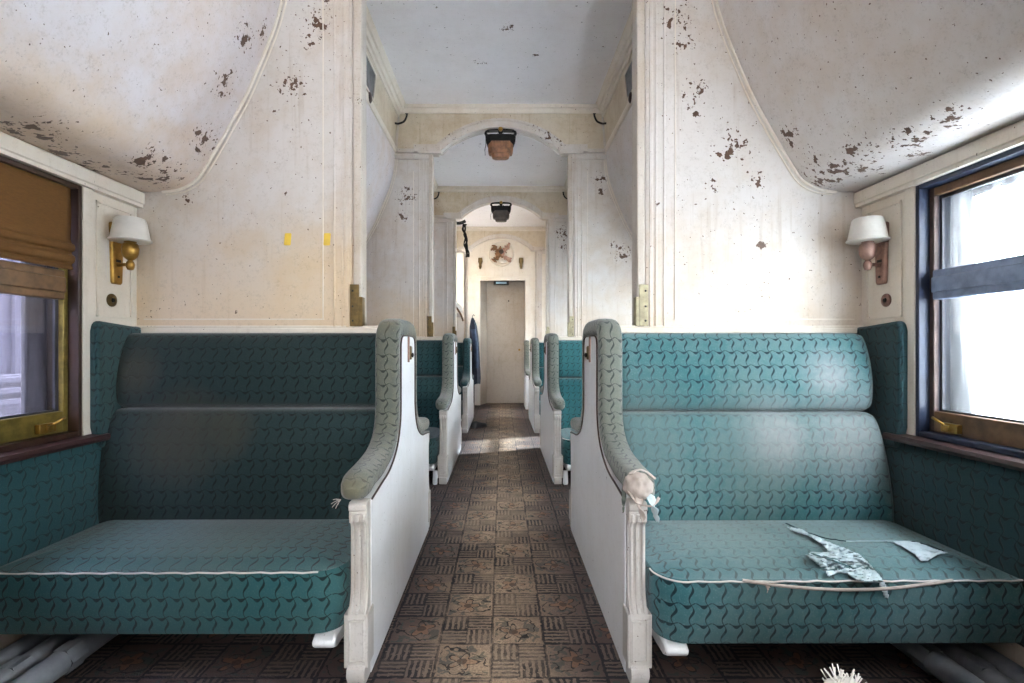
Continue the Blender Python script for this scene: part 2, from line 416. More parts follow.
Y0, Y1 = -2.3, 8.82
XW = 1.533
# ------------------------------------------------------------------ floor and side walls
link('floor', box(nb(), -1.7, 1.7, Y0, 10.2, -.06, 0), M_CARPET, kind='structure')
ZS, ZT = .675, 1.592                                # sill and head of the windows
for s, nm in ((-1, 'wall_left'), (1, 'wall_right')):
    bm = nb()
    box(bm, s*XW, s*1.68, Y0, 9.0, 0, ZS)
    box(bm, s*XW, s*1.68, Y0, 9.0, ZT, 3.1)
    ys = [Y0] + [v for ab in BAYS for v in ab] + [9.0]
    for i in range(0, len(ys), 2): box(bm, s*XW, s*1.68, ys[i], ys[i+1], ZS, ZT)
    link(nm, bm, M_WHITE, kind='structure')
bm = nb(); box(bm, -1.7, 1.7, Y0-.1, Y0, 0, .8); box(bm, -1.7, 1.7, Y0-.1, Y0, 2.3, 3.2); box(bm, -1.7, -.8, Y0-.1, Y0, .8, 2.3); box(bm, .8, 1.7, Y0-.1, Y0, .8, 2.3)
box(bm, -.03, .03, Y0-.08, Y0-.02, .8, 2.3)
link('wall_back', bm, M_WHITE, kind='structure')        # unseen end wall, opening added to bring in fill light from behind

# long white beam over the windows, casing strips, lamp panels with moulding
trim = 0
for s in (-1, 1):
    bm = nb()
    prism(bm, [(s*(XW+.005), 1.588), (s*(XW-.028), 1.588), (s*(XW-.028), 1.60), (s*(XW-.034), 1.604), (s*(XW-.034), 1.648), (s*(XW-.02), 1.656), (s*(XW+.005), 1.656)], Y0, Y1)
    trim += 1; link('trim_%d' % trim, bm, M_WHITE, kind='structure')
    bm = nb()
    for (a, b) in BAYS:
        box(bm, s*XW, s*(XW-.012), b, b+.045, ZS, 1.588); box(bm, s*XW, s*(XW-.012), a-.045, a, ZS, 1.588)
    trim += 1; link('trim_%d' % trim, bm, M_WHITE, kind='structure', bevel=.002)
    bm = nb()
    for (a, b) in BAYS[1:]:                          # small rectangular moulding round the lamp panel
        y0, y1, z0, z1 = b+.075, b+.255, 1.12, 1.555
        for (p, q) in (((y0, z0), (y1, z0)), ((y1, z0), (y1, z1)), ((y1, z1), (y0, z1)), ((y0, z1), (y0, z0))):
            box(bm, s*XW, s*(XW-.006), min(p[0], q[0])-.004, max(p[0], q[0])+.004, min(p[1], q[1])-.004, max(p[1], q[1])+.004)
    trim += 1; link('trim_%d' % trim, bm, M_WHITE, kind='structure')

# ------------------------------------------------------------------ ceiling and clerestory
CX = .86
bm = nb(); box(bm, -CX, CX, Y0, 10.2, 3.06, 3.12); link('ceiling', bm, M_CEIL, kind='structure')
for s, nm in ((-1, 'wall_clerestory_left'), (1, 'wall_clerestory_right')):
    bm = nb(); prism(bm, [(s*.905, 2.68), (s*.875, 3.0), (s*.86, 3.07), (s*.98, 3.07), (s*.98, 2.68)], Y0, Y1)
    link(nm, bm, M_FRIEZE, kind='structure')
    bm = nb(); prism(bm, [(s*.94, 2.655), (s*.892, 2.655), (s*.885, 2.665), (s*.885, 2.70), (s*.893, 2.715), (s*.91, 2.72), (s*.94, 2.72)], Y0, Y1)
    trim += 1; link('trim_%d' % trim, bm, M_WHITE, kind='structure')
    bm = nb(); prism(bm, [(s*.89, 2.965), (s*.868, 2.965), (s*.862, 2.985), (s*.848, 2.99), (s*.84, 3.02), (s*.825, 3.025), (s*.815, 3.05), (s*.80, 3.062), (s*.89, 3.062)], Y0, Y1)
    trim += 1; link('trim_%d' % trim, bm, M_WHITE, kind='structure')

# ------------------------------------------------------------------ partitions with arches
def arc_pts(hw, rise, z0, n=28):
    R = (hw*hw+rise*rise)/(2*rise); a = math.asin(hw/R)
    return [(R*sin(-a+2*a*k/n), z0-(R-rise)+R*cos(-a+2*a*k/n)) for k in range(n+1)]
OH = .59
def partition(y, first=False, door=False):
    pr = empty('wall_partition', (0, y, 0)); pr['kind'] = 'structure'
    inner = arc_pts(.512, .205, 2.665)
    if not door:
        pts = [(-XW, 1.08), (-OH, 1.08), (-OH, 2.64), (-.53, 2.64)] + inner + [(.53, 2.64), (OH, 2.64), (OH, 1.08), (XW, 1.08), (XW, 2.72), (.93, 2.72), (.87, 3.06), (-.87, 3.06), (-.93, 2.72), (-XW, 2.72)]
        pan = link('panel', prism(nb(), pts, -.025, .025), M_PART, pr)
    F = -.025
    # arch moulding: two stepped bands
    def band(hw1, r1, hw0, r0, dep, y0=F):
        A = arc_pts(hw1, r1, 2.665); B = arc_pts(hw0, r0, 2.665); b = nb()
        prism(b, A+B[::-1], y0-dep, y0+.01); return b
    if not door or True:
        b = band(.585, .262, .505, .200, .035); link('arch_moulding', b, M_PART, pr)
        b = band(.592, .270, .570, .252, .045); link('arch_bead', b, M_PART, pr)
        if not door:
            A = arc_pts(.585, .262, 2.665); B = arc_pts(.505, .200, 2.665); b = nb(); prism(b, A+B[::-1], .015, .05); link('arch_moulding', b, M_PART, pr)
    for s in (-1, 1):
        b = nb(); box(b, s*.505, s*.735, F-.05, F+.005, 2.655, 2.715); box(b, s*.50, s*.70, F-.042, F+.005, 2.64, 2.656)
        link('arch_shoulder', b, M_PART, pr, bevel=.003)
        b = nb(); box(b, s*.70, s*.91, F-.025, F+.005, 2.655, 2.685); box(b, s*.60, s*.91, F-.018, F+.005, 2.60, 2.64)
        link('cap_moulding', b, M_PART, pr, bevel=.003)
        b = nb()                                    # pilaster: end stile and mouldings
        box(b, s*(OH-.012), s*(OH+.022), F-.02, .045, 1.085, 2.64)
        link('end_post', b, M_POST, pr, bevel=.006)
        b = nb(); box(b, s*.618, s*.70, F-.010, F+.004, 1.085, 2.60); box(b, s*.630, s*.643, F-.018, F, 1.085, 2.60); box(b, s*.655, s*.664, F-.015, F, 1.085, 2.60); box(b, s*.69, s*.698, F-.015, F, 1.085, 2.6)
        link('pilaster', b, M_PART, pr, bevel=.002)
        if not door:
            b = nb(); box(b, s*(OH-.004), s*(OH+.034), F-.026, F-.018, 1.087, 1.262); box(b, s*(OH-.018), s*(OH-.010), F-.02, F+.015, 1.087, 1.21); box(b, s*(OH-.018), s*(OH-.004), F-.026, F-.018, 1.087, 1.21)
            pl = link('bolt_plate', b, M_DBRASS if s < 0 else M_PBRASS, pr, bevel=.002)
            b = nb()
            for z in (1.11, 1.17, 1.235): lathe(b, [(0, -.003), (.004, -.002), (.005, 0)], (s*(OH+.022), F-.027, z), 8, 'y')
            link('screw', b, M_DARK, pl)
        b = nb(); box(b, s*.74, s*1.50, F-.004, F+.002, 1.115, 1.12)
        b2 = box(b, s*.742, s*.746, F-.004, F+.002, 1.115, 2.5); link('panel_bead', b, M_WHITE, pr)
        b = nb(); box(b, s*.445, s*XW, -.055, .055, 1.058, 1.078); box(b, s*.445, s*XW, -.04, .04, 1.078, 1.09)
        link('cap_rail', b, M_WHITE, pr, bevel=.003)
        b = nb(); box(b, s*.447, s*XW, -.03, .03, 0, 1.058); link('seat_wall', b, M_WOODD, pr)
    b = nb(); prism(b, [(-.86, 2.99), (-.86, 3.06), (.86, 3.06), (.86, 2.99)], F-.02, F+.005); prism(b, [(-.86, 3.03), (-.86, 3.06), (.86, 3.06), (.86, 3.03)], F-.04, F-.015)
    link('cornice', b, M_WHITE, pr, bevel=.004)
    # tan frieze board behind arch
    out = arc_pts(.60, .277, 2.665)
    b = nb(); prism(b, [(-.88, 2.695), (-.735, 2.695), (-.735, 2.72), (-.60, 2.72)]+[p for p in out if p[1] > 2.72]+[(.60, 2.72), (.735, 2.72), (.735, 2.695), (.88, 2.695), (.86, 2.99), (-.86, 2.99)], F-.006, F)
    link('frieze_board', b, M_FRIEZE, pr)
    return pr
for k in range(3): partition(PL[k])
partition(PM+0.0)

# end bulkhead with the doorway
DY = PL[3]
pr = partition(DY, door=True); pr.name = 'wall_end'
DX0, DX1, DZ = -.36, .41, 2.14
pts = [(-XW, 0), (DX0, 0), (DX0, DZ), (DX1, DZ), (DX1, 0), (XW, 0), (XW, 2.72), (.93, 2.72), (.87, 3.06), (-.87, 3.06), (-.93, 2.72), (-XW, 2.72)]
link('panel', prism(nb(), pts, -.025, .03), M_WHITE, pr)
b = nb(); box(b, DX0-.07, DX0, -.05, .03, 0, DZ+.07); box(b, DX1, DX1+.07, -.05, .03, 0, DZ+.07); box(b, DX0, DX1, -.05, .03, DZ, DZ+.07); box(b, DX0-.1, DX0-.07, -.035, .0, 0, DZ+.1); box(b, DX1+.07, DX1+.1, -.035, .0, 0, DZ+.1)
link('door_casing', b, M_WHITE, pr, bevel=.004)
link('wall_passage_left', prism(nb(), [(DX0-.08, DY+.03), (DX0, DY+.03), (DX0+.10, 9.12), (DX0-.08, 9.12)], 0, 2.2, 'z'), M_DOOR, kind='structure')
link('wall_passage_right', box(nb(), DX1, DX1+.06, DY+.03, 9.12, 0, 2.2), M_DOOR, kind='structure')
link('ceiling_passage', box(nb(), DX0-.06, DX1+.06, DY+.03, 9.18, 2.2, 2.26), M_DOOR, kind='structure')
dr = empty('door_1', (0, 9.12, 0)); dr['kind'] = 'structure'
link('door_leaf', box(nb(), DX0-.06, DX1+.06, 0, .05, .0, 2.2), M_DOOR, dr, bevel=.003)
b = nb(); lathe(b, [(0, -.03), (.018, -.028), (.02, -.01), (.008, 0)], (.32, 0, .95), 12, 'y'); link('door_knob', b, M_BRASS, dr)
b = nb(); lathe(b, [(0, -.01), (.012, -.008), (.014, 0)], (.13, 0, 1.82), 10, 'y'); link('peephole', b, M_DARK, dr)

# ------------------------------------------------------------------ upper berths
BC = [(1.531, 1.656), (1.46, 1.656), (1.40, 1.66), (1.34, 1.672), (1.28, 1.708), (1.235, 1.772), (1.16, 1.90), (1.08, 2.045), (1.03, 2.155), (.98, 2.275), (.945, 2.37), (.918, 2.47), (.905, 2.56), (.90, 2.658)]
def bc(s): return [(s*v.x, v.y) for v in catmull([(a, b, 0) for a, b in BC], 5)]
def berth(s, y0, y1, mat, label):
    r = empty('upper_berth', (0, 0, 0), label, 'berth', None)
    pts = bc(s)+[(s*(XW-.002), 2.658)]
    link('berth_front', prism(nb(), pts, y0, y1), mat, r, 30)
    for y, sg in ((y1, -1),):
        b = nb(); path = [(p[0]-s*.004, y-.006, p[1]-.004) for p in bc(s)[8:]]
        tube(b, path, .007, 6, up=Vector((0, 1, 0))); link('edge_bead', b, M_WHITE, r)
        b = nb(); path = [(p[0]-s*.018, y-.002, p[1]-.014) for p in bc(s)[8:]]
        tube(b, path, .004, 6, up=Vector((0, 1, 0))); link('edge_bead', b, M_WHITE, r)
    return r
ORD = ['nearest', 'second nearest', 'third nearest', 'farthest']
nmL = ['large folded white upper berth with flaking brown chips over the left foreground seat', 'folded white upper berth between the first and second arches, left side', 'folded white upper berth beyond the first arch, left side', '']
nmR = ['large folded speckled upper berth above the bright right-hand window', 'folded white upper berth between the first and second arches, right side', 'folded white upper berth beyond the first arch, right side', 'farthest folded upper berth on the right, by the end wall']
ed = [PM+.026] + [p+.026 for p in PL]
for k in range(4):
    y0 = ed[k]; y1 = PL[k]-.026
    if nmL[k]: berth(-1, y0, y1, M_BERTHL, nmL[k])
    berth(1, y0, y1, M_BERTHR, nmR[k])
berth(-1, Y0, PM-.026, M_BERTHL, 'folded upper berth behind the viewer on the left'); berth(1, Y0, PM-.026, M_BERTHR, 'folded upper berth behind the viewer on the right')

# ------------------------------------------------------------------ windows
def window(n, s, a, b_, left):
    r = empty('window_%d' % n, (s*XW, (a+b_)/2, ZS)); r['kind'] = 'structure'
    hy = (b_-a)/2; X = lambda d: s*d; H = ZT-ZS
    jam = M_WOODD if left else M_BLUED; sash = M_OLIVE if left else M_WOODB
    def frame(x0, x1, iy, iz0, iz1, w, wb, wt, mat, nm, bev=.003):
        b = nb(); box(b, X(x0), X(x1), -iy, -iy+w, iz0, iz1); box(b, X(x0), X(x1), iy-w, iy, iz0, iz1)
        if nm == 'sash_frame' and not left: link('sash_stile', b, M_STILE, r, bevel=.003); b = nb()
        box(b, X(x0), X(x1), -iy+w, iy-w, iz0, iz0+wb); box(b, X(x0), X(x1), -iy+w, iy-w, iz1-wt, iz1)
        return link(nm, b, mat, r, bevel=bev)
    frame(-.008, .147, hy, -.0, H, .016, .02, .02, jam, 'jamb')
    frame(.03, .05, hy-.016, .02, H-.02, .020, .075, .03, sash, 'sash_frame')
    frame(.05, .06, hy-.036, .09, H-.05, .012, .012, .012, M_STEELD, 'glazing_bead', .001)
    b = nb(); box(b, X(.026), X(.056), -hy+.034, hy-.034, .495, .60); box(b, X(.02), X(.03), -hy+.034, hy-.034, .52, .575)
    link('meeting_rail', b, M_HAZE if not left else M_WOODB, r, bevel=.004)
    frame(.105, .125, hy-.016, .02, H-.02, .085, .06, .05, M_STEELD, 'storm_frame', .006)
    link('pane', box(nb(), X(.055), X(.058), -hy+.034, hy-.034, .09, H-.05), G_L if left else G_R, r)
    link('pane', box(nb(), X(.114), X(.117), -hy+.11, hy-.11, .08, H-.07), G_L if left else G_R, r)
    b = nb(); prism(b, [(X(.02), -.028), (X(-.05), -.028), (X(-.056), -.016), (X(-.05), -.004), (X(.02), .002)], -hy-.10, hy+.10)
    link('sill', b, M_WOODR, r)
    b = nb(); box(b, X(.012), X(.03), hy-.15, hy-.085, .03, .062); box(b, X(.004), X(.02), hy-.125, hy-.105, .036, .056); tube(b, [(X(.012), hy-.10, .055), (X(0.0), hy-.08, .07), (X(.005), hy-.06, .075)], .005)
    link('sash_catch', b, M_BRASS, r, bevel=.002)
    return r
n = 0
for (a, b_) in BAYS:
    for s in (-1, 1):
        n += 1; window(n, s, a, b_, s < 0)
# roman blind in the left foreground window
a, b_ = BAYS[1]
bl = empty('window_blind', (-XW-.012, (a+b_)/2, ZT), 'brown cloth roman blind half lowered over the left foreground window', 'blind')
hy = (b_-a)/2-.03
prof = [(.0, 0), (.002, -.12), (-.002, -.20), (.004, -.222), (.013, -.228), (.013, -.244), (.002, -.250), (.004, -.262), (.014, -.27), (.012, -.287), (.003, -.292), (.004, -.305)]
prof = [(p.x, p.y) for p in catmull([(a_, b2, 0) for a_, b2 in prof], 4)]
bm = nb(); N = 60; rows = []
for i in range(N+1):
    y = -hy+2*hy*i/N
    rows.append([bm.verts.new((p[0]+.002*sin(y*14+p[1]*9), y, p[1]*(1+.012*sin(y*3+.6))+.002)) for p in prof])
for i in range(N):
    for j in range(len(prof)-1): bm.faces.new((rows[i][j], rows[i+1][j], rows[i+1][j+1], rows[i][j+1]))
o = link('cloth', bm, M_BLIND, bl, 60); m = o.modifiers.new('thick', 'SOLIDIFY'); m.thickness = .003
link('bottom_bar', box(nb(), .0, .012, -hy, hy, -.315, -.302), M_BLIND, bl, bevel=.003)
link('head_rail', box(nb(), -.012, .010, -hy, hy, -.016, -.001), M_WOODD, bl, bevel=.003)

# padded cloth panel on the wall below each window
def wall_pad(s, y0, y1, mat, label):
    bm = nb(); pillow(bm, y0, y1, .13, ZS-.028, [.02]*4, [(0, 0), (0, .010), (.006, .020), (.02, .025), (.06, .028)], 'xy')
    for v in bm.verts: v.co = Vector((s*(XW-v.co.z), v.co.x, v.co.y))
    o = link('wall_cushion', bm, mat); return tag(o, label, 'cushion')
wall_pad(-1, PM+.22, 2.05, F_WALL, 'teal padded wall panel under the left foreground window sill')
wall_pad(1, PM+.22, 2.05, F_WALLR, 'dark teal padded wall panel under the bright right window')

# ------------------------------------------------------------------ seats
def seat(s, y, yf, m_cush, m_back, m_wing, label, name='bench_seat', leg=False, piping=True, rear=False):
    """seat for one side, facing the camera; y = plane, yf = front edge of the cushion relative to the plane"""
    r = empty(name, (s*1.0, y, 0), label, 'seat')
    f = lambda x: s*x
    X = lambda x: s*(x-1.0)
    xa, xb = .462, 1.52; xs_ = 1.528 if s < 0 else 1.470; zs_ = .757 if s < 0 else .742; dz_ = zs_-.757
    bm = nb()
    prof = [(.03, .142), (.006, .148), (0, .165), (-.006, .20), (-.010, .25), (-.006, .30), (.0, .325), (.004, .333), (.016, .339), (.05, .350), (.10, .358), (.16, .362), (.20, .363)]
    pillow(bm, 1-xb if s > 0 else 1-xb, 1-xa, 0, 0, [0]*4, prof) if False else None
    x0, x1 = sorted((X(xa), X(xb)))
    Rf = .085
    R = [Rf if s < 0 else .02, .02, .02, .02 if s < 0 else Rf]
    pillow(bm, x0, x1, yf, -.19, R, prof, 'xy', 9)
    for v in bm.verts:                               # gentle sag and unevenness
        if v.co.z > .335: v.co.z += .004*sin(v.co.x*7+1)+.003*sin(v.co.y*11)
        v.co.z += .003*sin(v.co.x*5+s)
    cu = link('seat_cushion', bm, m_cush, r, 50)
    if piping:
        pts = rrect(x0-.002, x1+.002, yf-.002, -.19, R, 9)
        h = []
        for p in pts:
            h.append(Vector((p[0], p[1], .331+.003*sin(p[0]*5+s)+.0015*sin(p[0]*31))))
        # run from the back aisle corner round the front to the wall
        if s < 0: run = h[:]; start = [i for i, p in enumerate(run) if p.y < -.3]; run = [h[i] for i in start if h[i].y < -.3]
        else: run = [p for p in h if p.y < -.3]
        run.sort(key=lambda p: p.x)
        # refine the long straight run
        fine = []
        for i in range(len(run)-1):
            k = max(1, int((run[i+1]-run[i]).length/.03))
            for j in range(k): fine.append(run[i].lerp(run[i+1], j/k)+Vector((0, 0, .0015*sin((run[i].x+j)*2.3))))
        fine.append(run[-1])
        b = nb(); fine = [p for p in fine if abs(p.x - X(xa)) > (.055 if s < 0 else .0)]; tube(b, fine, .0026, 6); link('piping', b, M_LINEN, cu)
    # backrest: two puffed bolsters, profile swept along x with rounded ends
    def bolster(nm, prof, mat, z_top):
        b = nb(); L = b.loops.layers.uv.new('UVMap'); xs = []
        A, B = X(xa+.003), X(xs_)
        N = 40; rows = []
        cy = sum(p[0] for p in prof)/len(prof); cz = sum(p[1] for p in prof)/len(prof)
        for i in range(N+1):
            t = i/N; x = A+(B-A)*t
            e = min(t, 1-t)*abs(B-A); q = min(1, e/.035); sh = sqrt(max(0, 1-(1-q)**2))
            k = .86+.14*sh
            fl = max(0, (t-.5 if (B-1e-9 > A) == (s > 0) else t-.5))*2
            rows.append([b.verts.new((x+((.012 if s < 0 else .045)*s*fl*max(0, (.76-p[1])/.45) if nm == 'backrest' else 0), -.06+(p[0]+.06)*(k if p[0] < -.06 else 1)+(.002*sin(x*9+p[1]*7)), cz+(p[1]-cz)*(.95+.05*sh))) for p in prof])
        m = len(prof); per = [0]
        for j in range(m): q0 = prof[j]; q1 = prof[(j+1) % m]; per.append(per[-1]+math.hypot(q0[0]-q1[0], q0[1]-q1[1]))
        for i in range(N):
            for j in range(m):
                f_ = b.faces.new((rows[i][j], rows[i][(j+1) % m], rows[i+1][(j+1) % m], rows[i+1][j]))
                uu = (rows[i][0].co.x, rows[i][0].co.x, rows[i+1][0].co.x, rows[i+1][0].co.x); vv = (per[j], per[j+1], per[j+1], per[j])
                for q, l in enumerate(f_.loops): l[L].uv = (uu[q], vv[q])
        for rr in (rows[0], rows[-1]): b.faces.new(rr)
        return link(nm, b, mat, r, 60)
    P2 = lambda P: [(v.x, v.y) for v in catmull([(a_, b2, 0) for a_, b2 in P], 4)]
    up = P2([(-.035, .755+dz_), (-.12, .757+dz_), (-.165, .764+dz_), (-.190, .79+dz_), (-.196, .85), (-.182, .93), (-.158, 1.0), (-.132, 1.043), (-.105, 1.056), (-.06, 1.056), (-.035, 1.055)])
    lo = P2([(-.035, .30), (-.24, .30), (-.262, .34), (-.266, .42), (-.262, .52), (-.248, .62), (-.230, .70+dz_), (-.208, .742+dz_), (-.180, .757+dz_), (-.12, .757+dz_), (-.035, .756+dz_)])
    bolster('backrest', lo, m_back, .75); bolster('headrest', up, m_back, 1.05)
    # padded wing against the outer wall
    pts = [(-.06, .60), (-.262, .62), (-.285, .70), (-.286, 1.06), (-.278, 1.088), (-.26, 1.098), (-.10, 1.085), (-.04, 1.083), (-.04, .60)]
    b = nb(); prism(b, pts, X(XW-.002), X(XW-.040), 'x'); wg = link('wing', b, m_wing, r, 60, bevel=.012)
    # white bracket under the aisle end
    b = nb(); q = [(yf+.02, .142), (yf-.005, .130), (yf+.0, .112), (yf+.03, .098), (yf+.10, .092), (yf+.30, .092), (yf+.32, .142)]
    prism(b, q, X(.482), X(.55), 'x'); link('seat_bracket', b, M_PANEL, r, bevel=.008)
    b = nb(); box(b, X(.56), X(1.49), yf+.20, yf+.24, .105, .142); box(b, X(.48), X(1.49), -.14, -.10, .0, .30); link('under_frame', b, M_WOODD, r)
    if leg:
        b = nb(); lathe(b, [(.016, 0), (.02, .01), (.018, .05), (.016, .10)], (X(.475), yf+.03, 0), 12); link('leg', b, M_PANEL, r)
    if rear: r.rotation_euler.z = pi; r.location.x = -s*1.0
    return r
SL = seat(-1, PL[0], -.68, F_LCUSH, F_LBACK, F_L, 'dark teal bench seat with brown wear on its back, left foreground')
SR = seat(1, PL[0], -.72, F_RCUSH, F_R, F_WALLR, 'light teal bench seat with ripped cushion, right foreground')
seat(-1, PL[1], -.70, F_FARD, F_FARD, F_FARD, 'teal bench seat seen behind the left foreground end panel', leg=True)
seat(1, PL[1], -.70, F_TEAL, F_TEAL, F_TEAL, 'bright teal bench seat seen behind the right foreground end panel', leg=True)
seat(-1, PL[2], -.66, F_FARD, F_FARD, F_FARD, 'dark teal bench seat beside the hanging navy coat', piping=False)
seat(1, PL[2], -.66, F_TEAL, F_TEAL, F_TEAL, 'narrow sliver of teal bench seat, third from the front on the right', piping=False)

for k, (la, lb) in enumerate((('left foreground seat', 'right foreground seat'), ('second left seat along the aisle', 'second right seat along the aisle'))):
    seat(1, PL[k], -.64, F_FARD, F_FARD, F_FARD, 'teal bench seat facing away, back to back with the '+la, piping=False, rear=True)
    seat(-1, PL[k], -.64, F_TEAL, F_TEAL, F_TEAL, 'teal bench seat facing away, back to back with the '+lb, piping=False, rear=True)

# ------------------------------------------------------------------ seat end panels along the aisle
def end_panel(s, y, pad_mat, label, torn=False, half=False):
    r = empty('seat_end_panel', (s*.416, y, 0), label, 'seat panel')
    A, B = s*(.390-.416), s*(.442-.416)
    hp = [(-.615, 0), (-.615, .535), (-.50, .548), (-.40, .558), (-.333, .574), (-.26, .605), (-.205, .65), (-.172, .71), (-.162, .78), (-.162, .98), (-.158, 1.02), (-.14, 1.04), (-.10, 1.048), (0, 1.05)]
    top = catmull([(a, b, 0) for a, b in hp[1:]], 4)
    L_ = [hp[0]]+[(v.x, v.y) for v in top]
    pts = L_ + ([(-v[0], v[1]) for v in L_[::-1][1:]] if not half else [(0, 0)])
    link('panel', prism(nb(), pts, A, B, 'x'), M_PANEL, r, 40)
    # skirting foot
    b = nb(); box(b, A+s*.001, B+s*.004, -.62, (.625 if not half else 0), .0, .07); link('skirting', b, M_PANEL, r, bevel=.003)
    ends = (-1, 1) if not half else (-1,)
    for e in ends:
        # moulded pilaster on the front edge
        pf = [(-.60, .535), (-.655, .535), (-.664, .528), (-.664, .512), (-.657, .507), (-.660, .49), (-.655, .472), (-.645, .468), (-.640, .455), (-.640, .29), (-.643, .255), (-.655, .225), (-.668, .208), (-.672, .20), (-.672, .055), (-.684, .05), (-.688, .03), (-.672, 0), (-.60, 0)]
        b = nb(); prism(b, [(e*-1*p[0]*-1, p[1]) for p in pf], s*(.392-.416), s*(.446-.416), 'x')
        po = link('post', b, M_POSTW, r, 40, bevel=.0015)
        b = nb()
        for xc, w in ((.4015, .009), (.419, .012), (.4365, .009)):
            q = [(-.63, .50), (-.668, .50), (-.669, .478), (-.656, .470), (-.650, .455), (-.650, .29), (-.653, .25), (-.664, .222), (-.676, .208), (-.63, .205)]
            prism(b, [(e*p[0], p[1]) for p in q], s*(xc-w/2-.416), s*(xc+w/2-.416), 'x')
        link('fluting', b, M_POSTW, po, 40, bevel=.003)
        b = nb(); yy = e*-.673
        for (u0, u1, v0, v1) in ((.396, .442, .185, .190), (.396, .442, .065, .070), (.396, .400, .065, .19), (.438, .442, .065, .19)):
            box(b, s*(u0-.416), s*(u1-.416), e*-.678, e*-.670, v0, v1)
        link('plinth_moulding', b, M_POSTW, po, bevel=.001)
        b = nb(); box(b, s*(.386-.416), s*(.458-.416), e*-.67, e*-.60, .045, .205); link('plinth', b, M_POSTW, po, bevel=.003)
    # upholstered roll running over the top edge
    cp = [(-.668, .566), (-.60, .583), (-.50, .590), (-.40, .600), (-.333, .615), (-.265, .645), (-.220, .69), (-.200, .75), (-.197, .85), (-.197, .98), (-.190, 1.04), (-.158, 1.072), (-.09, 1.082), (0, 1.082)]
    c3 = [Vector((s*(.4325-.416), v.x, v.y)) for v in catmull([(a, b2, 0) for a, b2 in cp], 5)]
    if not half: c3 = c3+[Vector((v.x, -v.y, v.z)) for v in c3[::-1][1:]]
    # superellipse section
    sec = []
    for k in range(20):
        a = 2*pi*k/20; ca, sa = cos(a), sin(a)
        sec.append((math.copysign(abs(ca)**.6, ca)*.046, math.copysign(abs(sa)**.75, sa)*.035))
    tot = len(c3)
    def sc(t):
        i = t*(tot-1); e = min(i, tot-1-i) if not half else i
        return .62+.38*min(1, e/4)**.5
    b = nb()
    # up vector across the panel keeps the section square to it
    sweep(b, c3, sec, up=Vector((0, 0, 1)), scale=sc) if False else None
    L = b.loops.layers.uv.new('UVMap'); rings = []; Sd = 0; SS = []
    for i in range(tot):
        t = (c3[min(i+1, tot-1)]-c3[max(i-1, 0)]).normalized(); side = Vector((1, 0, 0)); nn = side.cross(t)*-1
        if i: Sd += (c3[i]-c3[i-1]).length
        SS.append(Sd); k = sc(i/(tot-1)); wob = .0015*sin(Sd*40)
        rings.append([b.verts.new(c3[i]+side*a_*k+nn*(b2*k+(wob if b2 > 0 else 0))) for a_, b2 in sec])
    per = [0]
    for j in range(20): p0 = sec[j]; p1 = sec[(j+1) % 20]; per.append(per[-1]+math.hypot(p0[0]-p1[0], p0[1]-p1[1]))
    for i in range(tot-1):
        for j in range(20):
            f = b.faces.new((rings[i][j], rings[i][(j+1) % 20], rings[i+1][(j+1) % 20], rings[i+1][j]))
            uu = (per[j], per[j+1], per[j+1], per[j]); vv = (SS[i], SS[i], SS[i+1], SS[i+1])
            for q, l in enumerate(f.loops): l[L].uv = (uu[q], vv[q])
    for rr, dy in ((rings[0], -.010), (rings[-1], .010)):   # rounded nose
        c = sum((v.co for v in rr), Vector())/20
        if half and dy > 0: b.faces.new(rr); continue
        r2 = [b.verts.new(c+(v.co-c)*.7+Vector((0, dy, 0))) for v in rr]
        for j in range(20): b.faces.new((rr[j], rr[(j+1) % 20], r2[(j+1) % 20], r2[j]))
        b.faces.new(r2)
    pad = link('arm_pad', b, pad_mat, r, 60)
    # dark welt between pad and panel on the aisle face
    wl = [(-v[0], v[1]) for v in L_[1:]]; base = [(v[0], v[1]) for v in L_[1:]]
    path = base + ([] if half else [(-v[0], v[1]) for v in L_[1:][::-1][1:]])
    b = nb(); tube(b, [(s*(.388-.416), p[0]+0, p[1]-.002) for p in path], .0035, 6, up=Vector((1, 0, 0))); link('welt', b, M_WOODD, pad)
    # latch hanging in the top of the narrow white strip
    if not half:
        b = nb(); box(b, s*(.384-.416), s*(.390-.416), -.012, .012, .935, 1.045); lt = link('latch_strap', b, M_COPPER, r, bevel=.002)
        b = nb(); pillow(b, .012, .052, .945, 1.005, [.012]*4, [(0, 0), (0, .006), (.004, .010)], 'xy')
        for v in b.verts: v.co = Vector((s*(.390-.416-v.co.z), v.co.x, v.co.y))
        link('latch_plate', b, M_DBRASS, lt)
        b = nb(); lathe(b, [(.0, 0), (.009, .001), (.011, .008), (0, .012)], (0, 0, 0), 10)
        for v in b.verts: v.co = Vector((s*(.381-.416)-s*v.co.z, .030+v.co.x, .965+v.co.y))
        link('latch_knob', b, M_DARK, lt)
    return r
EL = end_panel(-1, PL[0], F_PADL, 'white seat end panel with intact grey-green armrest, left foreground')
ER = end_panel(1, PL[0], F_PAD, 'white seat end panel whose armrest tip is ripped open, right foreground')
end_panel(-1, PL[1], F_PAD, 'second white seat end panel from the front along the left of the aisle')
end_panel(1, PL[1], F_PAD, 'second white seat end panel from the front along the right of the aisle')
end_panel(-1, PL[2], F_FARD, 'third white seat end panel on the left, with a dark teal arm')
end_panel(1, PL[2], F_PAD, 'third white seat end panel from the front along the right')
end_panel(1, PL[3], F_PAD, 'farthest white seat end panel, against the end wall on the right', half=True)
EN = end_panel(1, PM, F_PAD, 'seat end panel at the bottom right edge, only its torn white arm tip showing')

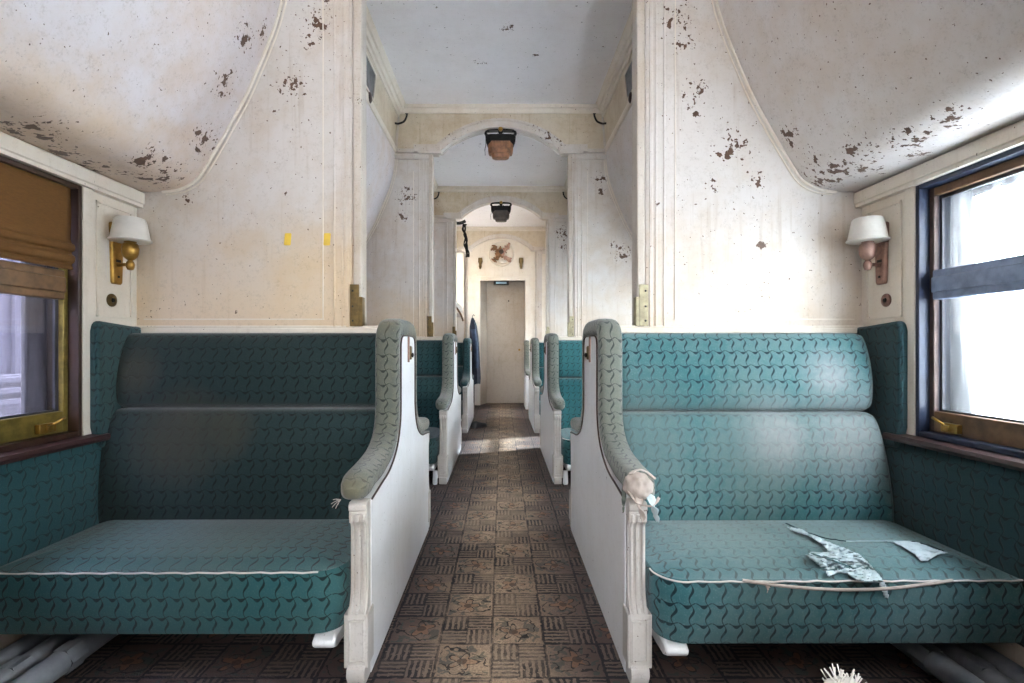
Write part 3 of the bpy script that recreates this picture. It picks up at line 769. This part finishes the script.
# ------------------------------------------------------------------ rips and batting
from mathutils import noise as mnoise
def batting(parent, c, rx, ry, rz, seed, name='exposed_batting', mat=None, amp=.006):
    b = nb(); bmesh.ops.create_icosphere(b, subdivisions=4, radius=1)
    for v in b.verts:
        d = v.co.copy(); n = mnoise.noise(d*2.3+Vector((seed, 0, 0)))*.16+mnoise.noise(d*7+Vector((0, seed, 0)))*.07
        v.co = Vector((d.x*rx, d.y*ry, d.z*rz))*(1+n)+Vector(c)
    return link(name, b, mat or M_COTTON, parent, 80)
def ribbon(parent, pts, w, name, mat, thick=.0015, curl=.3, seed=1, taper=True):
    P = catmull(pts, 5); b = nb(); rows = []; N = len(P)
    for i, p in enumerate(P):
        t = (P[min(i+1, N-1)]-P[max(i-1, 0)]).normalized(); side = t.cross(Vector((0, 0, 1)))
        if side.length < .2: side = Vector((1, 0, 0))
        side.normalize(); k = i/(N-1); ww = w*(1-.75*k*k if taper else 1)*(.8+.4*mnoise.noise(Vector((i*.4, seed, 0))))
        row = []
        for q in range(7):
            u = q/6-.5; jag = .0
            if q in (0, 6): jag = .004*mnoise.noise(Vector((i*1.7, q, seed)))
            row.append(b.verts.new(p+side*(u*2*ww+jag)+Vector((0, 0, ww*curl*sin(u*7+i*.35+seed)*.35+.002*mnoise.noise(Vector((i*.8, q*.8, seed)))))))
        rows.append(row)
    for i in range(N-1):
        for q in range(6): b.faces.new((rows[i][q], rows[i][q+1], rows[i+1][q+1], rows[i+1][q]))
    o = link(name, b, mat, parent, 80); m = o.modifiers.new('thick', 'SOLIDIFY'); m.thickness = thick
    return o
M_STRIP = plain('pale_blue_lining', hexc('bcc8cc'), .85, 0, .16, 30, .3, hexc('7fa3ad'))
M_GAP = plain('dark_slit', hexc('16323c'), .9, 0, .2)
cu = [c for c in SR.children if c.name.startswith('seat_cushion')][0]
def at(px, py, z): # photo pixel to a point at height z, in the seat's own frame
    d = (1-z)*512/(py-347); return ((px-502)/512*d+.012-1.0, d-PL[0], z)
def cz(x, y):                                        # height of the cushion top in the seat's frame
    e = max(0, min(y+.72, abs(x+.538), abs(.52-x))); P = [(0, .333), (.016, .339), (.05, .350), (.10, .358), (.16, .362), (.6, .363)]
    for (e0, z0), (e1, z1) in zip(P, P[1:]):
        if e <= e1: return z0+(z1-z0)*(e-e0)/(e1-e0)+.004
    return .368
def rag(parent, poly, name, mat, seed, lift=.008, step=1.3):
    poly = [(760+x/3.88, 500+y/3.88) for x, y in poly]
    def inside(x, y):
        c = False
        for i in range(len(poly)):
            (x1, y1), (x2, y2) = poly[i-1], poly[i]
            if (y1 > y) != (y2 > y) and x < (x2-x1)*(y-y1)/(y2-y1)+x1: c = not c
        return c
    b = nb(); V = {}
    xs = [p[0] for p in poly]; ys = [p[1] for p in poly]
    def vert(i, j):
        if (i, j) in V: return V[i, j]
        px, py = min(xs)+i*step, min(ys)+j*step*.6
        jx = mnoise.noise(Vector((i*.9, j*.9, seed)))*.5
        if not inside(px+jx, py+jx*.4): V[i, j] = None; return None
        h = lift*(.45+mnoise.noise(Vector((px*.16, py*.42, seed)))*1.1+mnoise.noise(Vector((px*.5, py*.9, seed+3)))*.5)
        if py < 581.5:
            p = at(px, py, .366); z = cz(p[0], p[1])+max(0, h); p = at(px, py, z); v = (p[0], p[1], z)
        else:
            d = 1.462-max(0, h)*.5-.004; v = ((px-502)/512*d+.012-1.0, d-PL[0], 1-(py-347)*d/512)
        V[i, j] = b.verts.new(v); return V[i, j]
    for i in range(int((max(xs)-min(xs))/step)):
        for j in range(int((max(ys)-min(ys))/step/.6)):
            q = [vert(i, j), vert(i+1, j), vert(i+1, j+1), vert(i, j+1)]
            if all(q): b.faces.new(q)
    loose = [v for v in b.verts if not v.link_faces]; bmesh.ops.delete(b, geom=loose, context='VERTS')
    o = link(name, b, mat, parent, 80); m = o.modifiers.new('thick', 'SOLIDIFY'); m.thickness = .0015; m.offset = 1
    return o
rag(cu, [(95, 100), (160, 112), (240, 148), (290, 172), (330, 185), (390, 212), (430, 250), (460, 285), (492, 330), (503, 388), (482, 378), (458, 322), (420, 322), (372, 312), (335, 286), (300, 284), (265, 302), (248, 272), (215, 245), (172, 214), (200, 200), (262, 200), (236, 170), (185, 140), (120, 120)], 'torn_lining', M_STRIP, 3)
rag(cu, [(500, 160), (560, 158), (622, 164), (680, 190), (740, 206), (690, 214), (655, 236), (622, 242), (590, 206), (556, 186)], 'torn_lining', M_STRIP, 8, .004)
ribbon(cu, [at(822, 556, .376), at(838, 562, .376), at(852, 567, .374)], .008, 'teal_thread_patch', F_R, seed=5, curl=.5)
ribbon(cu, [at(812, 553, .376), at(824, 557, .377), at(838, 559, .376)], .006, 'teal_thread_patch', F_R, seed=6, curl=.5)
ribbon(cu, [at(786, 523, .366), at(804, 531, .3705), at(826, 538, .371), at(846, 541, .370)], .0045, 'rip', M_GAP, seed=3, curl=0)
ribbon(cu, [at(912, 541, .369), at(928, 545, .3705), at(944, 551, .369)], .006, 'rip', M_GAP, seed=7, curl=0)
ribbon(cu, [at(846, 541, .368), at(870, 541, .370), at(890, 541, .370), at(912, 541, .369)], .0025, 'rip', M_STRIP, seed=8, curl=0, taper=False)
b = nb(); tube(b, [(v[0], v[1], v[2]) for v in catmull([(-.30, -.726, .333), (-.20, -.735, .322), (-.05, -.738, .312), (.10, -.737, .314), (.22, -.731, .324), (.30, -.726, .333)], 6)], .0045, 6); link('loose_piping', b, M_COTTON, cu)
ribbon(cu, [(-.235, -.728, .33), (-.233, -.737, .318), (-.236, -.736, .302)], .008, 'loose_thread', M_COTTON, seed=11)
pad = [c for c in ER.children if c.name.startswith('arm_pad')][0]
batting(pad, (.004, -.655, .582), .042, .050, .040, 3)
ribbon(pad, [(-.012, -.60, .60), (-.030, -.625, .57), (-.036, -.64, .53), (-.038, -.645, .50)], .010, 'torn_shred', F_PAD, seed=3)
ribbon(pad, [(-.005, -.688, .565), (.0, -.70, .535), (.008, -.695, .50), (.004, -.693, .48)], .016, 'torn_shred', M_COTTON, seed=6, curl=.8)
ribbon(pad, [(.03, -.690, .565), (.036, -.705, .54), (.044, -.70, .505), (.050, -.695, .49)], .018, 'torn_shred', M_STRIP, seed=8, curl=.8)
ribbon(pad, [(-.02, -.66, .62), (.01, -.63, .628), (.04, -.625, .618), (.06, -.64, .60)], .008, 'torn_edge', M_COTTON, seed=12, curl=.8, taper=False)
ribbon(pad, [(-.024, -.66, .60), (-.026, -.685, .57), (-.008, -.70, .545), (.03, -.705, .54), (.055, -.69, .56)], .007, 'torn_edge', M_COTTON, seed=14, curl=.9, taper=False)
padn = [c for c in EN.children if c.name.startswith('arm_pad')][0]
bt = batting(padn, (.0, .685, .584), .026, .022, .026, 8, mat=M_LINEN)
rnd = random.Random(4); b = nb()
for k in range(90):
    a, e = rnd.uniform(0, 2*pi), rnd.uniform(.1, 1.4); d = Vector((cos(a)*cos(e), sin(a)*cos(e), sin(e))); q = Vector((.0, .685, .584)); j = Vector((rnd.uniform(-1, 1), rnd.uniform(-1, 1), rnd.uniform(-1, 1)))*.011
    tube(b, [q+d*.020, q+d*.026+j*.5, q+d*.029+j*.9], .0008, 4)
link('loose_fibres', b, M_LINEN, bt)
padl = [c for c in EL.children if c.name.startswith('arm_pad')][0]
b = nb()
for k in range(6):
    a = k*1.1; tube(b, [(-.052, -.665, .545), (-.060-.006*cos(a), -.675, .543+.008*sin(a)), (-.066-.010*cos(a), -.68, .537+.014*sin(a))], .0012, 4)
link('frayed_tuft', b, M_COTTON, padl)

# ------------------------------------------------------------------ wall sconces and call buttons
def sconce(s, metal, label):
    y = 2.045; r = empty('wall_sconce', (s*XW, y, 1.25), label, 'wall lamp')
    b = nb(); pillow(b, -.034, .034, 0, .245, [.012, .012, .012, .012], [(0, 0), (0, .008), (.004, .012), (.01, .013)], 'xy')
    pts = []
    for v in b.verts: v.co = Vector((-s*v.co.z, v.co.x*(1-.25*(v.co.y < .03)), v.co.y))
    bp = link('backplate', b, metal, r)
    b = nb()
    for z in (.03, .20): lathe(b, [(0, 0), (.006, 0), (.005, .003), (0, .004)], (0, 0, 0), 8) if False else box(b, -s*.012, -s*.016, -.004, .004, z-.004, z+.004)
    box(b, -s*.0125, -s*.0145, -.012, .012, .088, .098)
    link('screw', b, M_DARK, bp)
    cx, cy = -s*.075, -.020
    b = nb(); tube(b, [(-s*.01, 0, .075), (-s*.04, -.008, .078), (cx, cy, .075)], .007, 8); lathe(b, [(0, 0), (.014, .001), (.017, .008), (.017, .014), (0, .02)], (0, 0, 0), 12) if False else None
    link('arm', b, metal, r)
    b = nb(); lathe(b, [(0, .052), (.010, .055), (.014, .064), (.016, .075), (.013, .086), (.008, .092), (.016, .098), (.024, .106), (.029, .120), (.030, .140), (.027, .155), (.020, .162), (.022, .168), (.014, .172), (.010, .20), (0, .20)], (cx, cy, 0), 20); link('candle_cup', b, metal, r)
    b = nb(); pr_ = [(.067, .166), (.074, .170), (.072, .175), (.067, .179), (.054, .252), (.049, .258), (.047, .256), (.052, .251), (.065, .179)]
    lathe(b, pr_+[pr_[0]], (cx, cy, 0), 36); sh = link('lamp_shade', b, M_SHADE, r, 60)
    b = nb()
    for k in range(3):
        a = k*2*pi/3; tube(b, [(cx, cy, .186), (cx+.066*cos(a), cy+.066*sin(a), .177)], .0025, 6)
    link('shade_holder', b, metal, sh)
    return r
sconce(-1, M_BRASS, 'brass wall lamp with dusty cream shade beside the blind, left wall')
sconce(1, M_COPPER, 'copper-toned wall lamp with white shade beside the bright window, right wall')
for s, lb in ((-1, 'small round push button under the brass wall lamp'), (1, 'small round push button under the copper-toned wall lamp')):
    r = empty('call_button', (s*XW, 2.025, 1.185), lb, 'button')
    b = nb(); lathe(b, [(0, 0), (.026, 0), (.026, .004), (.020, .008), (.012, .009), (.010, .004), (0, .004)], n=20)
    for v in b.verts: v.co = Vector((-s*v.co.z, v.co.x, v.co.y))
    link('rosette', b, M_COPPER if s > 0 else M_DBRASS, r)
    b = nb(); lathe(b, [(0, .012), (.007, .011), (.009, .006), (.009, 0)], n=14)
    for v in b.verts: v.co = Vector((-s*v.co.z, v.co.x, v.co.y))
    link('button_cap', b, M_DARK, r)

# ------------------------------------------------------------------ heating pipes at the floor
for s, mt, lb in ((-1, M_PIPE, 'white heating pipes on the floor under the left foreground seat'), (1, M_PIPED, 'dusty grey heating pipes on the floor under the ripped seat')):
    r = empty('heating_pipes', (s*1.35, 1.0, 0), lb, 'pipes')
    for i, x in enumerate((1.48, 1.395, 1.31)):
        b = nb(); tube(b, [(s*(x-1.35), -.85+1.88*k/20, .055+.001*sin(k)) for k in range(21)], .036, 16); p = link('pipe', b, mt, r)
        b = nb(); lathe(b, [(.036, -.03), (.041, -.03), (.041, .03), (.036, .03)], (s*(x-1.35), .40+.08*i, .055), 6, 'y'); link('coupling', b, mt, p)
    b = nb()
    for y in (-.5, .25, .88): box(b, s*(1.26-1.35), s*(1.52-1.35), y, y+.03, 0, .018)
    link('pipe_bracket', b, M_DARK, r)

# ------------------------------------------------------------------ hanging lamps under the arches
def arch_lamp(y, label, glow):
    r = empty('ceiling_lamp', (0, y-.0, 2.875), label, 'lamp')
    b = nb(); box(b, -.115, .115, -.03, .03, -.022, -.010); lathe(b, [(0, .0), (.022, -.002), (.026, -.015), (.02, -.04), (.012, -.055), (0, -.06)], (0, -.01, 0), 12)
    link('mounting_bar', b, M_DARK, r, bevel=.002)
    b = nb(); lathe(b, [(0, .0), (.018, -.004), (.02, -.02), (.012, -.032), (0, -.034)], (0, -.045, -.005), 12); link('finial', b, M_BRASS, r)
    for s in (-1, 1):
        b = nb(); path = catmull([(s*.02, 0, -.05), (s*.055, 0, -.075), (s*.10, 0, -.065), (s*.128, 0, -.045), (s*.118, 0, -.022), (s*.098, 0, -.018)], 5)
        sweep(b, path, circ(.012, 8, .02), up=Vector((0, 1, 0))); link('scroll_bracket', b, M_DARK, r)
    # bowl: stepped shield-shaped housing
    def ring(w, d, z): return [(-w, -d*.5, z), (-w*.7, -d, z), (w*.7, -d, z), (w, -d*.5, z), (w, d*.5, z), (w*.7, d, z), (-w*.7, d, z), (-w, d*.5, z)]
    def shell(levels, nm, mat, par):
        b = nb(); R = [[b.verts.new(p) for p in ring(*l)] for l in levels]
        for i in range(len(R)-1):
            for j in range(8): b.faces.new((R[i][j], R[i][(j+1) % 8], R[i+1][(j+1) % 8], R[i+1][j]))
        b.faces.new(R[0]); b.faces.new(R[-1]); return link(nm, b, mat, par, 30, bevel=.003)
    hd = shell([(.126, .05, -.062), (.130, .055, -.08), (.126, .055, -.115), (.112, .052, -.15), (.108, .05, -.155)], 'housing', M_DARK, r)
    shell([(.107, .062, -.125), (.106, .064, -.20), (.098, .062, -.222), (.078, .052, -.226), (.070, .048, -.252), (.062, .044, -.256)], 'glass_bowl', glow, r)
    b = nb(); tube(b, [(-.128, -.02, -.07), (-.127, -.02, -.15), (-.135, -.02, -.19), (-.131, -.02, -.235)], .003, 5); link('pull_chain', b, M_DARK, r)
    return r
M_AMBER = plain('rusty_amber_bowl', hexc('8f6040'), .45, 0, .4, 25, .3, hexc('4a3626')); M_DKBOWL = plain('dark_rust_bowl', hexc('4c4038'), .5, .1, .35, 25)
arch_lamp(PL[1], 'rusty amber lamp in black bracket under the nearest visible arch', M_AMBER)
arch_lamp(PL[2], 'dark lamp under the middle arch, smaller than the amber one', M_DKBOWL)

# curved rods in the clerestory corners, vents, small plates
def rod(s, y, label):
    b = nb(); tube(b, catmull([(s*.80, -.03, 3.0), (s*.80, -.045, 2.96), (s*.82, -.055, 2.915), (s*.86, -.07, 2.89), (s*.885, -.11, 2.875)], 6), .0085, 8, up=Vector((0, 1, 0)))
    lathe(b, [(0, -.012), (.016, -.01), (.018, 0), (0, .002)], (s*.80, -.03, 3.0), 10, 'y')
    o = link('curved_hook', b, M_DARK); o.location = (0, y, 0); return tag(o, label, 'hook')
rod(-1, PL[1], 'thin dark curved rod left of the nearest visible arch, under the ceiling')
rod(1, PL[1], 'thin dark curved rod right of the nearest visible arch, under the ceiling')
rod(-1, PL[2], 'thin dark curved rod left of the middle arch'); rod(1, PL[2], 'thin dark curved rod right of the middle arch')
def vent(s, y, label):
    r = empty('air_vent', (s*.893, y, 2.83), label, 'vent')
    M = Matrix.Rotation(s*radians(-5.5), 4, 'Y')
    def T(b):
        for v in b.verts: v.co = M @ v.co
        return b
    b = nb()
    for (a0, a1, z0, z1) in ((-.2, .2, .085, .1), (-.2, .2, -.1, -.085), (-.2, -.185, -.085, .085), (.185, .2, -.085, .085)): box(b, -s*.012, s*.01, a0, a1, z0, z1)
    link('vent_frame', T(b), M_WHITE, r, bevel=.002)
    b = nb()
    for k in range(24): y0 = -.18+k*.0155; box(b, -s*.006, s*.004, y0, y0+.006, -.085, .085)
    link('louvre', T(b), M_PIPED, r)
    return r
vent(-1, 3.42, 'slatted vent grille high on the left above the first arch approach'); vent(1, 3.42, 'slatted vent grille high on the right above the first arch approach')
for s, lb in ((-1, 'small brown metal catch on the left upper rail below the vent'), (1, 'small brown metal catch on the right upper rail below the vent')):
    b = nb(); lathe(b, [(0, .014), (.02, .012), (.03, .004), (.03, 0)], n=14)
    for v in b.verts: v.co = Vector((-s*v.co.z, v.co.x, v.co.y*1.25))
    o = link('rail_catch', b, M_WOODD); o.location = (s*.884, 3.47, 2.69); tag(o, lb, 'catch')

# yellow tape on the left partition
for x, z, lb in ((-.893, 1.455, 'left one of two yellow tape scraps on the left cream partition'), (-.727, 1.455, 'right one of two yellow tape scraps on the left cream partition')):
    b = nb(); pillow(b, -.014, .014, -.026, .026, [.002]*4, [(0, 0), (.0, .0012), (.003, .0016)], 'xy', 2)
    for v in b.verts: v.co = Vector((v.co.x+.002*sin(v.co.y*90), -v.co.z, v.co.y))
    o = link('tape_scrap', b, M_TAPE); o.location = (x, 2.1635, z); tag(o, lb, 'tape')

# ------------------------------------------------------------------ end wall: medallion, ornaments, sign
r = empty('medallion', (.0, DY-.03, 2.60), 'round crest medallion above the far doorway', 'emblem')
b = nb(); lathe(b, [(.0, .0), (.19, .0), (.20, -.006), (.208, -.02), (.216, -.006), (.218, .005)], n=40, axis='y'); link('ring', b, M_WHITE, r)
M_CREST = plain('crest_bronze', hexc('8c6440'), .5, .2, .4, 30); M_ROSE = plain('crest_rose', hexc('b08a78'), .6, 0, .3, 30)
rnd = random.Random(11)
for nm_, mt_, sx in (('gilt_scrollwork', M_CREST, -1), ('rose_scrollwork', M_ROSE, 1)):
    b = nb()
    for k in range(26):
        t = rnd.uniform(.15, 1); up_ = 1 if k % 2 else -1; x = sx*t*.14+rnd.uniform(-.02, .02); z = up_*t*(.13 if up_ > 0 else .11)+rnd.uniform(-.03, .03)
        bm2 = bmesh.ops.create_icosphere(b, subdivisions=2, radius=rnd.uniform(.020, .036), matrix=Matrix.Translation((x, -.018, z)) @ Matrix.Rotation(rnd.uniform(0, 3), 4, 'Y') @ Matrix.Diagonal((1.7, .6, .6, 1)))
    noise_disp(b, .012, 30, 2); link(nm_, b, mt_, r, 70)
b = nb(); lathe(b, [(0, -.05), (.035, -.045), (.05, -.02), (.05, 0)], (0, 0, .03), 14, 'y'); link('crest_shield', b, M_WOODD, r)
b = nb(); bmesh.ops.create_icosphere(b, subdivisions=2, radius=.055)
for v in b.verts: v.co = Vector((v.co.x*1.2+.02, v.co.y*.5-.02, v.co.z*.7-.13))
noise_disp(b, .012, 20, 5); link('crest_scroll', b, M_LINEN, r, 70)
for s, lb in ((-1, 'small brass bracket left of the round crest medallion'), (1, 'small brass bracket right of the round crest medallion')):
    b = nb(); prism(b, [(-.035, .10), (.035, .10), (.038, .03), (.022, -.01), (.024, -.05), (.014, -.09), (-.014, -.09), (-.024, -.05), (-.022, -.01), (-.038, .03)], -.03, 0)
    noise_disp(b, .003, 20, s); o = link('wall_bracket', b, M_DBRASS, bevel=.005); o.location = (s*.35-.01, DY-.027, 2.43); tag(o, lb, 'bracket')
r = empty('door_sign', (-.0+.0, DY-.0, 2.10), 'small dark sign with pale blue centre in the top of the far doorway', 'sign')
link('sign_board', box(nb(), -.13, .13, -.02, .02, -.03, .035), M_DARK, r, bevel=.003)
link('sign_face', box(nb(), -.09, .09, -.023, -.019, -.015, .022), plain('blue_grey_face', hexc('7d98a6'), .4), r)

# ------------------------------------------------------------------ farthest left section: lowered berth, coat, shoe, tangled strap
r = empty('lowered_berth', (-1.1, 7.70, 0), 'lowered upper berth with white rumpled bedding at the far left', 'berth')
b = nb(); box(b, -.42, .46, -.95, .95, 1.50, 1.56); link('berth_board', b, M_WHITE, r, bevel=.01)
b = nb(); pillow(b, -.40, .455, -.93, .93, [.06]*4, [(.02, 1.56), (0, 1.58), (0, 1.66), (.03, 1.70), (.08, 1.72), (.2, 1.73)], 'xy'); bmesh.ops.subdivide_edges(b, edges=b.edges[:], cuts=2, use_grid_fill=True); noise_disp(b, .03, 6, 3); link('bedding', b, M_LINEN, r, 70)
b = nb(); box(b, -.42, .46, 1.0, 1.02, .0, 2.6); link('berth_screen', b, M_WHITE, r)
b = nb()
tube(b, catmull([(.44, -.90, 1.60), (.50, -.85, 1.53), (.55, -.78, 1.45), (.58, -.7, 1.36)], 5), .014, 6); link('support_strap', b, M_WOODB, r)
# coat
M_COATIN = M_NAVY
r = empty('hanging_coat', (-.40, 7.47, 0), 'dark navy coat hanging beyond the third left seat panel', 'coat')
b = nb(); N = 24; rings = []
for i, (w, d, z, xo) in enumerate([(.012, .02, 1.42, -.02), (.03, .05, 1.38, -.015), (.05, .10, 1.30, -.01), (.062, .14, 1.15, 0), (.066, .16, .95, .01), (.07, .17, .75, .015), (.075, .18, .55, .02), (.07, .18, .47, .02)]):
    rings.append([b.verts.new((xo+w*cos(2*pi*k/N)*(1+.12*sin(5*2*pi*k/N+i*.3)), d*sin(2*pi*k/N)*(1+.08*cos(7*2*pi*k/N)), z+.01*sin(k))) for k in range(N)])
for i in range(len(rings)-1):
    for k in range(N): b.faces.new((rings[i][k], rings[i][(k+1) % N], rings[i+1][(k+1) % N], rings[i+1][k]))
b.faces.new(rings[0]); b.faces.new(rings[-1]); link('coat_body', b, M_NAVY, r, 70)
b = nb(); tube(b, catmull([(.0, -.14, 1.25), (.03, -.17, 1.05), (.045, -.16, .85), (.05, -.15, .70)], 5), .035, 10, scale=lambda t: 1-.25*t); link('sleeve', b, plain('blue_grey_cloth', hexc('46546a'), .9), r, 70)
b = nb(); tube(b, catmull([(-.02, 0, 1.41), (-.02, 0, 1.45), (.0, 0, 1.47), (.01, 0, 1.45)], 5), .005, 6); link('hook', b, M_DARK, r)
# shoe
r = empty('shoe', (-.275, 6.35, 0), 'black shoe on the carpet below the hanging navy coat', 'shoe')
b = nb(); rings = []
for (x, w, h) in [(-.13, .028, .05), (-.12, .036, .075), (-.07, .038, .085), (-.02, .036, .07), (.04, .045, .05), (.09, .046, .042), (.125, .035, .035), (.138, .015, .022)]:
    rings.append([b.verts.new((x, w*cos(a), .012+max(0, h*sin(a)*.98)) if False else (x, w*cos(a), .010+h*(max(0, sin(a))))) for a in [pi*k/10 for k in range(11)]])
for i in range(len(rings)-1):
    for k in range(10): b.faces.new((rings[i][k], rings[i][k+1], rings[i+1][k+1], rings[i+1][k]))
    b.faces.new((rings[i][0], rings[i+1][0], rings[i+1][10], rings[i][10]))
b.faces.new(rings[0]); b.faces.new(rings[-1]); link('upper', b, M_BLACK, r, 60)
b = nb(); prism(b, [(-.135, -.03), (-.05, -.038), (.06, -.05), (.12, -.04), (.145, 0), (.12, .04), (.06, .05), (-.05, .038), (-.135, .03)], 0, .012, 'z'); link('sole', b, M_WOODD, r); r.rotation_euler.z = radians(55)
# dark tangled straps hanging from the ceiling corner
r = empty('hanging_straps', (-.50, 6.9, 2.5), 'tangle of dark straps hanging by the far left wall', 'straps')
for k in range(4):
    rnd = random.Random(k); pts = [(.02*rnd.uniform(-1, 1)+.012*j*(.6), .03*rnd.uniform(-1, 1), .16-.075*j) for j in range(7)]
    b = nb(); sweep(b, catmull([(p[0]+.014*sin(j*2+k), p[1], p[2]) for j, p in enumerate(pts)], 4), circ(.010, 6, .004), up=Vector((0, 1, 0))); link('strap', b, M_DARK, r, 60)
b = nb(); tube(b, catmull([(-.17, 0, .20), (-.10, 0, .17), (-.03, 0, .175), (.02, 0, .20)], 5), .022, 8); link('strap_bracket', b, plain('green_black_iron', hexc('2c332f'), .5, .4), r)

# ------------------------------------------------------------------ outside
def outside():
    o = link('bounce_ground', box(nb(), -30, 30, -20, 30, -1.3, -1.2), plain('white_bounce_ground', (.8, .82, .86), .9, 0, .1, 1)); tag(o, 'white ground outside the windows, added to bounce light in', 'ground', kind='structure')  # white plane added to bounce daylight up through the windows
    r = empty('neighbour_carriage', (-3.6, 3, -.0), 'grey ribbed side of another carriage outside the left window', 'carriage')
    M = Mat('ribbed_grey_siding', .6); p = M.pos(); n = M.noise(p, 10, 4, .6, (1, 3, .25))
    M.col(M.mix(n.ss(.35, .65), hexc('62626e'), hexc('484856')))
    b = nb(); y = -7
    prof = []
    while y < 9: prof += [(0, y), (0, y+.05), (-.02, y+.06), (-.02, y+.11)]; y += .12
    prism(b, [(-.3, -7)] + prof + [(-.3, 9)], .8, 3.2, 'z'); link('body_side', b, M.m, r, 0)
    b = nb()
    for z in (.58, .66, .74): box(b, -.1, .06, -7, 9, z, z+.045)
    box(b, -.3, 0.02, -7, 9, -.9, .8)
    link('belt_rail', b, plain('rail_grey', hexc('74747c'), .5), r, bevel=.01)
    r = empty('sun_blocker', (4.2, 0, 0), 'added unseen awning board outside on the right, above the window view', 'blocker')  # boards added out of view so sun enters only one bay
    b = nb(); box(b, 0, .06, -9, 5.4, 2.75, 4.1); link('sun_board', b, M_WHITE, r)
    b = nb(); box(b, 0, .06, 7.7, 13, 2.75, 4.1); link('sun_board', b, M_WHITE, r)
    b = nb()
    for y in (-8, 5.3, 7.8, 12.9): box(b, .06, .16, y-.05, y+.05, -1.2, 4.1)
    link('post', b, M_WHITE, r)
outside()
